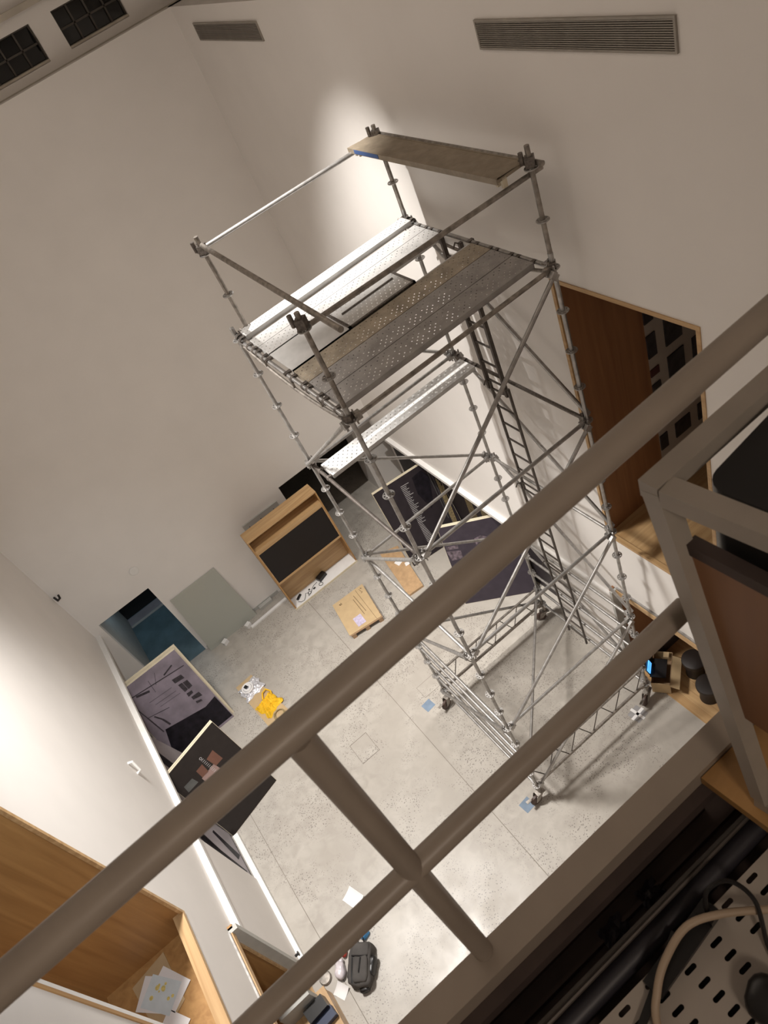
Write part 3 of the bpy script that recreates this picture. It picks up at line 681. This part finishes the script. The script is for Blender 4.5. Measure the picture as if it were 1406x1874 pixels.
# text panel in the right alcove
r3, p3, n3 = poster('poster_panel', (1.50, 3.25, 0), (2.93, 3.05, 0), (1.60, 3.77, 2.0), 'poster_dark', 'dark poster panel with a ragged column of white text in the right alcove', .04, 1)
segs = []
for k in range(40):
    b = 1.86-k*.0385; a0 = .60-.06*k/40; ln = (.20 if k % 7 == 0 else .10+.09*random.random()) if k < 27 else (.09+.1*((k-27)/13))
    segs.append((a0, b, a0+ln, b-.008, .012))
strokes(r3, p3, n3, 'printed_text', 'poster_text', segs)
poly(r3, p3, n3, 'printed_figure', 'poster_black', [(.91, 1.9), (1.16, 1.94), (1.26, 1.7), (1.1, 1.2), (.98, 1.0), (.86, 1.5)])
strokes(r3, p3, n3, 'printed_wires', 'poster_slate', [(1.27, 1.89, 1.21, .57, .012), (1.33, 1.9, 1.25, .41, .008)])
strokes(r3, p3, n3, 'printed_straw', 'straw', [(1.36+.014*k, 1.62-.05*k-.1*random.random(), 1.24+.018*k, .25, .012) for k in range(6)])
# mural fragment on the alcove wall behind it
mf = MB()
for yc in (2.50, 1.98):
    for k in range(9):
        f_ = (k-4)/4; y = yc+f_*.16; mf.prism([(2.982, y, .55), (2.982, y-.016, .55), (2.982, yc+f_*.09-.016, 1.72-.1*random.random()), (2.982, yc+f_*.09, 1.72)], (.001, 0, 0))
lab(mf.build('straw_print', 'straw', wall_right), 'bundles of golden straw printed on the alcove backing')
MB().prism([(2.982, 1.75, .7), (2.982, 1.45, .7), (2.982, 1.5, 1.25), (2.982, 1.7, 1.3)], (.001, 0, 0)).build('blue_print', 'poster_bluebit', wall_right)
r4, p4, n4 = poster('poster_panel', (1.63, 1.54, 0), (2.83, .61, 0), (1.66, 2.02, 2.0), 'poster_violet', 'dark violet poster panel with photographs standing behind the scaffold', .035, 1)
for q in ([(.02, 1.44), (.30, 1.40), (.29, 1.20), (.06, 1.19)], [(.04, 1.56), (.28, 1.54), (.27, 1.46), (.03, 1.47)], [(.63, 1.62), (.77, 1.67), (.88, 1.61), (.63, 1.46)]):
    poly(r4, p4, n4, 'printed_photo', 'poster_photo', q)
# ================================================================== FLOOR ITEMS
ht = thing('floor_hatch', (-1.79, .49, 0), 'square hatch outlined in the concrete floor', 'hatch')
MB().box(-1.98, -1.60, .26, .74, .0, .003).build('hatch_lid', 'concrete', ht)
MB().box(-1.99, -1.59, .25, .258, 0, .0035).box(-1.99, -1.59, .742, .75, 0, .0035).box(-1.99, -1.982, .25, .75, 0, .0035).box(-1.598, -1.59, .25, .75, 0, .0035).build('hatch_joint', 'concrete_joint', ht)
ah = thing('floor_cover', (-.1, .6, 0), 'thin outlined cover in the floor beside the scaffold castor', 'hatch')
MB().box(-.30, .10, .455, .75, 0, .002).build('cover_lid', 'concrete', ah)
MB().box(-.306, .106, .449, .455, 0, .003).box(-.306, .106, .75, .756, 0, .003).box(-.306, -.30, .455, .75, 0, .003).box(.10, .106, .455, .75, 0, .003).build('cover_joint', 'concrete_joint', ah)
# pallet with cardboard
pc = [V((-.43, 3.77, 0)), V((.37, 3.69, 0)), V((.19, 2.60, 0)), V((-.58, 2.74, 0))]
pa = thing('pallet', (-.11, 3.2, 0), 'wooden pallet on the floor under a flat cardboard sheet', 'pallet')
def pp(a, b, z): 
    q = pc[3].lerp(pc[2], a).lerp(pc[0].lerp(pc[1], a), b); return V((q.x, q.y, z))
for a in (.02, .44, .86): MB().prism([pp(a, 0, .0), pp(a+.12, 0, .0), pp(a+.12, 1, .0), pp(a, 1, .0)], (0, 0, .02)).build('bottom_board', 'cardboard_dark', pa)
for a in (.02, .24, .44, .70, .86):
    for b in (0.0, .45, .88): 
        if a in (.02, .44, .86): MB().prism([pp(a, b, .02), pp(a+.12, b, .02), pp(a+.12, b+.12, .02), pp(a, b+.12, .02)], (0, 0, .09)).build('block', 'rubber_brown' if b else 'cardboard_dark', pa)
for k in range(7): MB().prism([pp(0, k*.145, .11), pp(1, k*.145, .11), pp(1, k*.145+.12, .11), pp(0, k*.145+.12, .11)], (0, 0, .02)).build('top_board', 'cardboard_dark', pa)
cs = thing('cardboard_sheet', (-.11, 3.2, .132), 'flat brown cardboard sheet lying on the pallet', 'cardboard')
MB().prism([pp(-.03, .02, .132), pp(.98, .02, .132), pp(1.0, 1.02, .132), pp(-.01, 1.0, .132)], (0, 0, .012)).build('sheet', 'cardboard', cs)
def cline(a0, b0, a1, b1, w, z=.1445):
    p, q = pp(a0, b0, z), pp(a1, b1, z); s = (q-p).cross(V((0, 0, 1))).normalized()*w/2; return [p-s, q-s, q+s, p+s]
cm = MB()
for s_ in ((.74, .98, .84, .02, .008), (.56, .80, .62, .30, .012), (.62, .88, .70, .35, .012), (.16, .90, .20, .86, .03), (.21, .92, .23, .86, .015), (.84, .95, .88, .82, .008), (.88, .95, .92, .93, .02), (.84, .82, .90, .84, .008)): cm.prism(cline(*s_), (0, 0, .0006))
cm.build('printed_marks', 'print_ink', cs)
tag(MB().prism(cline(.40, .36, .43, .10, .20, .146), (0, 0, .004)).build('leaflet', 'paper_lilac'), 'lilac printed leaflet lying on the cardboard sheet', 'leaflet')
# wrapped flat package with papers
tag(MB().prism([(1.18, 4.2, .0), (1.60, 4.02, .0), (1.31, 2.62, .0), (.92, 2.66, .0)], (0, 0, .06)).build('flat_package', 'kraft_wrap'), 'long brown wrapped package lying on the floor by the text panel', 'package')
tag(MB().prism([(1.24, 3.66, .061), (1.39, 3.70, .061), (1.40, 3.54, .061), (1.27, 3.50, .061)], (0, 0, .002)).build('paper_sheet', 'paper'), 'larger white paper on the brown wrapped package', 'paper', 'papers on the package')
tag(MB().prism([(1.40, 3.46, .061), (1.51, 3.45, .061), (1.47, 3.34, .061), (1.37, 3.36, .061)], (0, 0, .002)).build('paper_sheet', 'paper'), 'smaller white paper on the brown wrapped package', 'paper', 'papers on the package')
# cardboard strip with cloth and foil
tag(MB().prism([(-3.16, 3.78, 0), (-2.74, 3.80, 0), (-2.50, 2.25, 0), (-3.02, 2.22, 0)], (0, 0, .035)).build('cardboard_strip', 'cardboard'), 'long cardboard piece on the floor carrying yellow cloth and silver wrap', 'cardboard')
def crumple(c, sx, sy, h, seed, rot=0.0, amp=.05, nn=26):
    def f(u, v):
        a, b = u-.5, v-.5; ca, sa = math.cos(rot), math.sin(rot)
        r = 1+.25*noise.noise(V((a*4, b*4, seed)))
        x, y = a*sx*r, b*sy*r
        d = max(abs(a), abs(b))*2
        z = (1-d**2.2)*h+amp*abs(noise.noise(V((a*7, b*7, seed+3))))*(1-d**4)
        return V((c[0]+x*ca-y*sa, c[1]+x*sa+y*ca, c[2]+max(0.002, z)))
    return MB().sheet(f, nn, nn)
tag(crumple((-2.90, 3.47, .036), .48, .42, .05, 2.0, .2, .05).build('bubble_wrap', 'silver_wrap', None), 'crumpled silver bubble wrap on the cardboard piece', 'wrap')
tr = MB().ring((-2.95, 3.49, .11), (0, 0, 1), .12, .02, 26, 6).ring((-2.95, 3.49, .12), (0, 0, 1), .075, .022, 22, 6).ring((-2.95, 3.49, .12), (0, 0, 1), .05, .012, 22, 6)
tag(tr.build('tape_roll', 'paper', None, True), 'white coil of tape sitting on the silver wrap', 'tape')
tag(MB().obox((-2.97, 3.52, .14), (.9, .4, 0), (-.4, .9, 0), (0, 0, 1), .07, .06, .03).build('plug', 'black'), 'small black plug inside the white coil', 'plug')
yb = thing('yellow_bag', (-2.78, 2.82, .036), 'bright yellow cloth bag crumpled on the cardboard piece', 'bag')
crumple((-2.78, 2.80, .037), .46, .44, .10, 9.0, .35, .12, 30).build('cloth', 'yellow_cloth', yb)
MB().path([(-2.83, 3.0, .06), (-2.76, 3.13, .09), (-2.66, 3.16, .09), (-2.60, 3.06, .06), (-2.62, 2.94, .06)], .018, 6).build('handle', 'yellow_cloth', yb)
tag(MB().ring((-2.72, 2.42, .06), (.05, .05, 1), .12, .012, 24, 6).ring((-2.71, 2.42, .075), (0, .05, 1), .10, .010, 24, 6).build('cord_loop', 'straw', None, True), 'loop of pale cord at the end of the cardboard piece', 'cord')
# papers, backpack and bags at the front
def paper(c, w, h, rot, label, lift=.02, mat='paper'):
    ca, sa = math.cos(rot), math.sin(rot)
    return tag(MB().sheet(lambda u, v: V((c[0]+(u-.5)*w*ca-(v-.5)*h*sa, c[1]+(u-.5)*w*sa+(v-.5)*h*ca, .003+lift*(u**3+v**4*.6))), 8, 8).build('paper_sheet', mat), label, 'paper')
paper((-3.42, -1.58), .24, .30, .35, 'white crumpled sheet lying alone on the floor above the backpack', .05)
ph = paper((-4.30, -2.56), .19, .20, .5, 'white sheet with a grey print beside the backpack', .05)
bp_ = thing('backpack', (-3.83, -2.50, 0), 'dark grey backpack lying on the concrete floor', 'backpack')
rot = math.radians(52)
R_ = Matrix.Rotation(rot, 3, 'Z')
def bq(a, b, c): return R_ @ V((a, b, c))+V((-3.83, -2.52, 0))
MB().blob((-3.83, -2.52, .11), .31, .19, .12, rot, .42, 34, 18, .035, .002, 1).build('body', 'charcoal_cloth', bp_, True)
c_ = bq(-.08, -.03, .20); MB().blob(c_, .19, .12, .065, rot+.05, .35, 26, 12, .02, None, 3).build('front_pocket', 'charcoal_cloth', bp_, True)
c_ = bq(.19, .0, .19); MB().blob(c_, .10, .15, .06, rot, .4, 24, 12, .02, None, 6).build('top_flap', 'charcoal_cloth', bp_, True)
c_ = bq(-.02, -.17, .12); MB().blob(c_, .14, .06, .08, rot-.1, .5, 20, 10, .02, .002, 8).build('side_pocket', 'black', bp_, True)
c_ = bq(-.31, -.06, .07); MB().blob(c_, .06, .08, .06, rot+.3, .6, 18, 10, .01, .002).build('base_corner', 'black', bp_, True)
for pts, rr in (([bq(.10, .13, .235), bq(.09, 0, .262), bq(.10, -.13, .235)], .010), ([bq(-.26, .10, .21), bq(-.10, .115, .235), bq(.08, .12, .235)], .012), ([bq(-.27, -.02, .21), bq(-.10, -.02, .272), bq(.07, -.03, .268)], .012)):
    MB().path(pts, rr, 6).build('zip', 'black', bp_)
MB().path([bq(.29, .06, .17), bq(.36, .05, .20), bq(.37, -.02, .20), bq(.30, -.04, .17)], .012, 6).build('grab_handle', 'black', bp_)
MB().path([bq(.12, .19, .10), bq(.02, .24, .05), bq(-.15, .25, .02), bq(-.29, .13, .04)], .016, 6).build('strap', 'black', bp_)
pb = thing('plastic_bag', (-4.12, -2.30, 0), 'pinkish translucent plastic bag beside the backpack', 'bag')
MB().blob((-4.165, -2.33, .07), .125, .085, .07, .9, .8, 24, 12, .04, .002, 4).build('bag_body', 'plastic_bag', pb, True)
MB().blob((-4.09, -2.235, .06), .045, .04, .04, 0, .8, 14, 8, .02, .002, 5).build('bag_knot', 'plastic_bag', pb, True)
tag(MB().blob((-3.985, -2.17, .045), .06, .045, .045, .9, .7, 16, 8, .01, .002).build('red_pouch', 'red_plastic', None, True), 'small red pouch sticking out above the plastic bag', 'pouch')
tag(MB().tube((-4.02, -2.19, .115), (-3.95, -2.15, .115), .022, 10).build('yellow_tube', 'yellow_cloth', None, True), 'short yellow tube lying on the red pouch', 'tube')
bt = thing('water_bottle', (-3.86, -2.06, 0), 'clear plastic bottle lying between backpack and railing', 'bottle')
MB().lathe((-3.93, -2.075, .04), (.85, -.5, 0), [(.0, 0), (.034, .005), (.036, .05), (.033, .11), (.036, .16), (.014, .21), (.014, .23)], 16).build('bottle_body', 'plastic_bag', bt, True)
MB().lathe((-3.735, -2.19, .04), (.85, -.5, 0), [(.016, 0), (.016, .02)], 12).build('cap', 'white_paint', bt)
tag(MB().blob((-3.57, -2.16, .06), .08, .06, .06, .3, .4, 16, 8, .01, .002).build('blue_pouch', 'blue_plastic', None, True), 'bright blue pouch at the top end of the backpack', 'pouch')
tag(MB().path([(-3.86, -1.76, .01), (-3.84, -1.72, .015), (-3.79, -1.74, .015), (-3.78, -1.80, .01)], .012, 6).build('cable_clip', 'cream_edge'), 'small cream bent clip on the floor near the lone paper', 'clip')
# tape marks under the castors
for nm, (x, y), mt, lb in (('tape_mark', (-.36, .28), 'tape_blue', 'blue tape square on the floor by the castor nearest the hatch'), ('tape_mark', (-.27, -2.42), 'tape_blue', 'blue tape square on the floor by the front castor')):
    tag(MB().obox((x, y, .0015), (1, .1, 0), (-.1, 1, 0), (0, 0, 1), .20, .20, .003).build(nm, mt), lb, 'tape', 'tape marks on the floor')
g = thing('tape_cross', (2.16, -2.58, 0), 'grey tape patch with a white cross by the right castor', 'tape')
MB().obox((2.16, -2.58, .0015), (1, .1, 0), (-.1, 1, 0), (0, 0, 1), .24, .24, .003).build('patch', 'tape_grey', g)
MB().obox((2.16, -2.58, .0035), (1, .1, 0), (-.1, 1, 0), (0, 0, 1), .28, .05, .002).obox((2.16, -2.58, .0035), (1, .1, 0), (-.1, 1, 0), (0, 0, 1), .05, .28, .002).build('cross', 'paper', g)

# ================================================================== RIGHT RECESS ITEMS
def stool(c, label):
    t_ = thing('stool', (*c, .013), label, 'stool', 'black stools in the right recess')
    MB().lathe((*c, .013), (0, 0, 1), [(.155, 0), (.15, .02), (.145, .30), (.15, .33)], 28).build('base', 'stool_black', t_, True)
    MB().lathe((*c, .343), (0, 0, 1), [(.17, 0), (.195, .01), (.20, .05), (.195, .09), (.17, .105), (.0, .108)], 32).build('seat', 'stool_black', t_, True)
stool((3.40, -2.74), 'black round stool in the right recess, farther from the railing')
stool((3.19, -3.20), 'black round stool in the right recess, nearer the floor edge')
bx = thing('cardboard_box', (3.02, -2.62, .013), 'open brown cardboard box at the edge of the wooden floor', 'box')
ax = V((.80, .60, 0)); ay = V((-.60, .80, 0)); c0 = V((2.98, -2.42, .013))
MB().obox(c0+V((0, 0, .01)), ax, ay, (0, 0, 1), .62, .30, .02).build('bottom', 'cardboard_dark', bx)
for k in (-1, 1):
    MB().obox(c0+ay*.15*k+V((0, 0, .15)), ax, ay, (0, 0, 1), .62, .008, .30).build('side', 'cardboard_dark', bx)
    MB().obox(c0+ax*.31*k+V((0, 0, .15)), ax, ay, (0, 0, 1), .008, .30, .30).build('side', 'cardboard', bx)
MB().obox(c0-ay*.23-ax*.05+V((0, 0, .26)), ax, V(ay)-V((0, 0, -.5)), (0, 0, 1), .6, .16, .008).build('flap', 'cardboard', bx)
lt = thing('laptop', (2.93, -2.36, .32), 'black laptop with a glowing blue screen on the cardboard box', 'laptop')
MB().obox(V((2.93, -2.40, .335)), ax, ay, (0, 0, 1), .36, .26, .02).build('keyboard_base', 'black', lt)
MB().obox(V((2.85, -2.27, .44)), ax, ay*.35+V((0, 0, 1)), V((0, 0, 1)).cross(ax), .36, .22, .012).build('lid', 'black', lt)
MB().obox(V((2.80, -2.33, .46)), ax*.6, ay*.35+V((0, 0, 1)), V((0, 0, 1)).cross(ax), .20, .10, .016).build('screen', 'screen_blue', lt)
tag(MB().obox((3.20, -2.33, .35), (.8, .6, 0), (-.6, .8, 0), (0, 0, 1), .10, .09, .05).build('small_carton', 'cardboard'), 'small carton lying on the rim of the cardboard box', 'box')
tag(MB().box(3.25, 3.85, -2.12, -1.99, .013, .36).build('dark_case', 'charcoal_cloth'), 'dark case against the far side of the right recess', 'case')
# ---- framed photographs in the right gallery
ph_ = [(3.95, 4.10, 6.69, 6.95), (3.95, 4.10, 6.17, 6.51), (3.95, 4.10, 5.875, 5.985), (3.95, 4.10, 5.45, 5.74), (4.26, 4.55, 6.15, 6.62), (4.26, 4.55, 5.62, 5.98), (4.26, 4.55, 5.1, 5.45), (4.71, 5.0, 5.61, 5.97), (4.71, 5.0, 6.5, 6.8), (4.26, 4.55, 4.56, 4.82), (3.96, 4.10, 4.56, 4.82), (3.96, 4.10, 4.02, 4.38), (4.71, 5.0, 4.54, 4.83), (4.26, 4.55, 3.95, 4.35), (4.71, 5.0, 3.95, 4.35)]
wh = ['first column top', 'first column second', 'first column small dark red', 'first column fourth', 'second column top', 'second column second', 'second column third', 'third column second', 'third column top', 'second column fourth', 'first column fifth', 'first column lowest', 'third column third', 'second column lowest', 'third column lowest']
for (a, b, c, d), nm in zip(ph_, wh):
    mt = 'photo_red' if 'red' in nm else 'photo_dark'
    o = tag(MB().box(a, b, NY1-.030, NY1-.0125, c, d).build('photo_print', mt), 'dark photograph on the gallery panel, %s' % nm, 'photograph', 'photographs on the gallery panel')

# ================================================================== LEFT OPENINGS ITEMS
z = 3.401
tag(MB().prism([(-5.22, -2.12, z), (-5.72, -2.22, z), (-5.60, -3.0, z), (-5.18, -2.80, z)], (0, 0, .01)).build('card_folder', 'cardboard'), 'brown card folder under the loose drawings in the left opening', 'folder')
def draw(c, w, h, r, zz, mat, label):
    ca, sa = math.cos(r), math.sin(r)
    q = [(-w/2, -h/2), (w/2, -h/2), (w/2, h/2), (-w/2, h/2)]
    o = MB().prism([(c[0]+a*ca-b*sa, c[1]+a*sa+b*ca, zz) for a, b in q], (0, 0, .002)).build('drawing_sheet', mat)
    return tag(o, label, 'paper', 'drawings in the left opening')
draw((-5.31, -2.56), .36, .46, .55, z+.011, 'paper', 'white sheet at the right of the pile of drawings')
draw((-5.48, -2.50), .38, .44, .85, z+.014, 'paper', 'white sheet at the left of the pile of drawings')
ds = draw((-5.42, -2.55), .36, .44, .70, z+.017, 'paper_blue', 'pale blue drawing with yellow dabs on top of the pile')
m = MB()
for k in range(9): m.lathe((-5.42+random.uniform(-.13, .13), -2.55+random.uniform(-.15, .15), z+.0195), (0, 0, 1), [(.012+.02*random.random(), 0), (.01, .0008)], 8)
m.build('yellow_dabs', 'paint_yellow', ds)
draw((-5.42, -2.98), .3, .34, .6, z+.011, 'paper', 'white sheet lying apart at the near end of the left opening')
# lower left recess
for k in range(10):
    x0 = -4.66-(k+1)*.152; MB().box(x0, x0+.149, NY0+.01, LY1-.012, 0, .012).build('floor_plank', 'oak', floor)
pl = thing('oak_plinth', (-4.62, -2.75, 0), 'low oak plinth at the edge of the left recess', 'plinth')
MB().box(-5.15, -4.44, -3.35, -2.48, 0.013, .34).build('body', 'oak', pl)
MB().box(-5.17, -4.42, -3.37, -2.46, .34, .37).build('top', 'oak', pl)
mn = thing('black_printer', (-4.72, -2.78, .37), 'black office machine with a navy top on the oak plinth', 'printer')
MB().obox((-4.63, -2.72, .471), (1, .1, 0), (-.1, 1, 0), (0, 0, 1), .34, .20, .20).build('body', 'black', mn)
MB().obox((-4.61, -2.88, .43), (1, .1, 0), (-.1, 1, 0), (0, 0, 1), .36, .17, .10).build('lid', 'navy', mn)
tag(MB().obox((-4.83, -2.545, .57), (1, .02, 0), (-.02, 1, 0), (0, 0, 1), .54, .09, .398).build('white_panel', 'grey_panel'), 'pale grey panel standing on edge in the left recess', 'panel')
tag(MB().lathe((-4.42, -2.24, .0), (0, 0, 1), [(.10, 0), (.105, .02), (.09, .05), (.0, .055)], 24).build('round_base', 'galv_old', None, True), 'round grey base plate on the floor beside the oak plinth', 'base')
tag(MB().path([(-5.0, -2.25, .035), (-5.1, -2.15, .05), (-5.2, -2.3, .06), (-5.05, -2.35, .05), (-5.0, -2.2, .035)], .02, 6).build('coiled_cable', 'cream_edge'), 'pale coiled cable inside the left recess', 'cable')
tag(MB().tube((-4.60, -1.78, .30), (-4.54, -1.78, .30), .022, 12).tube((-4.545, -1.78, .30), (-4.53, -1.78, .30), .04, 12).build('door_stop', 'black'), 'small black stop fixed low on the left wall', 'door stop')

# ================================================================== RAILING AND WALKWAY NEAR THE CAMERA
YR = -7.23
rl = thing('railing', (-1.5, YR, 10.6), 'off-white tube railing toned for dim light along the walkway in the foreground', 'railing')
sl = .02
MB().tube((-3.6, YR-.0475, 11.626), (1.6, YR+.0825, 11.626), .0245, 24).build('top_rail', 'rail_paint', rl, True)
MB().tube((-3.6, YR-.042, 11.113), (-.985, YR+.016, 11.113), .0225, 24).build('mid_rail', 'rail_paint', rl, True)
MB().tube((-1.705, YR, 10.58), (-1.685, YR, 11.61), .0225, 24).build('post', 'rail_paint', rl, True)
bm_ = thing('edge_beam', (-1.5, -7.25, 10.5), 'off-white steel beam toned for dim light along the edge of the walkway', 'beam')
MB().box(-3.6, 1.6, -7.283, -7.215, 10.52, 10.602).build('web', 'rail_paint', bm_)
wk = thing('walkway_channel', (-1.5, -7.36, 10.3), 'dark channel with ducts between the edge beam and perforated tray', 'channel')
MB().box(-3.6, -.5, -7.312, -7.2835, 10.50, 10.542).build('flange', 'channel_dark', wk)
MB().box(-3.6, 0.5, -7.47, -7.285, 10.405, 10.42).build('channel_floor', 'channel_dark', wk)
MB().box(-3.6, -1.085, -7.294, -7.2835, 10.42, 10.50).build('channel_web', 'channel_dark', wk)
MB().box(-3.6, -.5, -7.345, -7.335, 10.42, 10.445).build('channel_rib', 'channel_dark', wk)
MB().box(-3.6, -.5, -7.392, -7.385, 10.42, 10.53).build('glass_edge', 'grille_dark', wk)
MB().tube((-3.6, -7.425, 10.47), (-.5, -7.405, 10.47), .026, 20).build('duct', 'duct_dark', wk, True)
MB().tube((-3.6, -7.405, 10.515), (-.5, -7.39, 10.515), .006, 8).build('thin_wire', 'steel_dark', wk, True)
for (x, y, r) in ((-1.33, -7.345, .03), (-1.45, -7.35, .035)):
    MB().sheet(lambda u, v: V((x+(u-.5)*r*2, y+(v-.5)*r*1.6, 10.45+.03*noise.noise(V((u*4, v*4, x))))), 6, 6).build('plastic_scrap', 'duct_dark', wk)
# perforated tray: parallelogram cells, each with a slot
ty = thing('perforated_tray', (-1.3, -7.6, 10.5), 'pale metal tray with rows of slots beside the ducts', 'tray')
e1 = V((.0022, -.0333, 0)); e2 = V((-.0793, .0002, 0)); o0 = V((-1.31, -7.51, 10.5))
m = MB()
def cell(c):
    ns = 4; sl_, sr = .0105, .0052; inner = []
    for k in range(8):
        t = math.radians(-90+180*k/7); inner.append(c+V((sl_+sr*math.cos(t), sr*math.sin(t), 0)))
    for k in range(8):
        t = math.radians(90+180*k/7); inner.append(c+V((-sl_+sr*math.cos(t), sr*math.sin(t), 0)))
    cs_ = [c-e1*.5-e2*.5, c+e1*.5-e2*.5, c+e1*.5+e2*.5, c-e1*.5+e2*.5]
    outer = []
    for p in inner:
        d = p-c; det = e1.x*e2.y-e1.y*e2.x
        a = (d.x*e2.y-d.y*e2.x)/det; b = (e1.x*d.y-e1.y*d.x)/det; k = .5/max(abs(a), abs(b)); outer.append(c+d*k)
    n = 16; vs = inner+outer; fs = [(i, (i+1) % n, n+(i+1) % n, n+i) for i in range(n)]
    for cc in cs_:
        i = min(range(n), key=lambda q: (outer[q]-cc).length); 
        vs.append(cc); k = len(vs)-1
        j = min(((i+1) % n, (i-1) % n), key=lambda q: (outer[q]-cc).length); fs.append((n+i, n+j, k))
    m.add(vs, fs)
for i in range(-3, 30):
    for j in range(-8, 20):
        c = o0+e1*i+e2*j
        if -2.6 < c.x < -.75 and -8.35 < c.y < -7.455: cell(c)
m.build('slotted_plate', 'tray_white', ty)
MB().box(-3.0, -.6, -8.4, -7.44, 10.36, 10.38).build('underside', 'black_matt', ty)
cbp = [(-1.57, -7.66, 10.510), (-1.52, -7.54, 10.514), (-1.475, -7.50, 10.53), (-1.42, -7.475, 10.545), (-1.34, -7.462, 10.55), (-1.27, -7.49, 10.55), (-1.19, -7.54, 10.53), (-1.10, -7.60, 10.512)]
def smooth(pts, n=8):
    P_ = [V(p) for p in pts]; out = []
    for i in range(len(P_)-1):
        p0, p1_, p2_, p3_ = P_[max(i-1, 0)], P_[i], P_[i+1], P_[min(i+2, len(P_)-1)]
        for k in range(n):
            t = k/n; out.append(.5*((2*p1_)+(-p0+p2_)*t+(2*p0-5*p1_+4*p2_-p3_)*t*t+(-p0+3*p1_-3*p2_+p3_)*t**3))
    return out+[P_[-1]]
tag(MB().path(smooth(cbp), .0085, 10).build('cable', 'cable_tan', None, True), 'thick tan cable looping over the perforated tray', 'cable')
sp = thing('metal_bracket', (-1.40, -7.48, 10.5), 'black metal bracket lying on the tray under the tan cable', 'bracket')
MB().obox((-1.37, -7.475, 10.51), (.82, .10, 0), (-.1, .82, 0), (0, 0, 1), .22, .045, .018).build('bar', 'black', sp)
MB().obox((-1.50, -7.50, 10.506), (.9, .35, 0), (-.35, .9, 0), (0, 0, 1), .30, .016, .012).build('arm', 'black', sp)
MB().obox((-1.285, -7.47, 10.525), (.9, .2, 0), (-.2, .9, 0), (0, 0, 1), .03, .035, .03).build('clamp', 'black', sp)
tag(MB().path(smooth([(-1.29, -7.475, 10.53), (-1.26, -7.45, 10.575), (-1.21, -7.465, 10.575), (-1.20, -7.52, 10.56), (-1.24, -7.58, 10.515), (-1.27, -7.64, 10.51)]), .005, 8).build('thin_black_cable', 'black', None, True), 'thin black cable curling over the tray near the right edge', 'cable')
tag(MB().blob((-1.325, -7.655, 10.53), .05, .05, .03, .3, .7, 18, 10, .015, 10.502, 2).build('black_pouch', 'black', None, True), 'black pouch on the tray at the lower right corner', 'pouch')
tag(MB().prism([(-1.075, -7.285, 10.55), (-.6, -7.285, 10.55), (-.6, -7.75, 10.55), (-1.055, -7.60, 10.55)], (0, 0, .03)).build('wood_board', 'oak_dark'), 'brown wooden board lying across the walkway at the right', 'board')
# steel-framed stand with wooden side and black case
sf = thing('steel_frame_stand', (-.8, -7.35, 10.58), 'pale square-tube stand with a wooden side panel at the right edge', 'stand')
fx = -1.04; tt = .036
top = 11.53
def sq(p, q, t, name, up=V((0, 0, 1)), mat='frame_paint'):
    p = V(p); q = V(q); d = q-p; s = d.cross(up).normalized(); u = s.cross(d).normalized()
    return MB().obox((p+q)/2, d, s, u, d.length, t, t).build(name, mat, sf)
sq((fx-.0175, -7.245, top), (-.35, -7.235, top), tt, 'top_tube')
sq((fx, -7.264, top-.0015), (fx+.055, -7.75, top-.0015), tt, 'top_tube')
sq((fx, -7.246, top), (fx+.012, -7.412, 10.62), tt, 'leg', V((1, 0, 0)))
sq((fx+.012, -7.40, 10.60), (fx+.06, -7.75, 10.60), tt, 'foot_tube')
MB().prism([(fx+.008, -7.29, 11.39), (fx+.03, -7.75, 11.39), (fx+.03, -7.75, 10.93), (fx+.013, -7.37, 10.93)], (.018, 0, 0)).build('side_panel', 'walnut', sf)
MB().prism([(fx+.004, -7.283, 11.412), (fx+.026, -7.75, 11.412), (fx+.026, -7.75, 11.388), (fx+.004, -7.287, 11.388)], (.024, 0, 0)).build('panel_edge', 'channel_dark', sf)
m = MB(); pr = []
cx_, cy_, hw_, hd_, rr_ = -.745, -7.56, .26, .26, .035
Rc = Matrix.Rotation(.09, 3, 'Z'); pv = V((-1.005, -7.30, 0))
for qx, qy, a0 in ((1, 1, 0), (-1, 1, 90), (-1, -1, 180), (1, -1, 270)):
    for k in range(6):
        t = math.radians(a0+18*k); p = V((cx_+qx*(hw_-rr_)+rr_*math.cos(t), cy_+qy*(hd_-rr_)+rr_*math.sin(t), 0)); p = Rc @ (p-pv)+pv
        pr.append((p.x, p.y, 11.30))
m.prism(pr, (0, 0, .236))
tag(m.build('black_case', 'black', None, True), 'black rounded case held in the square-tube stand', 'case')
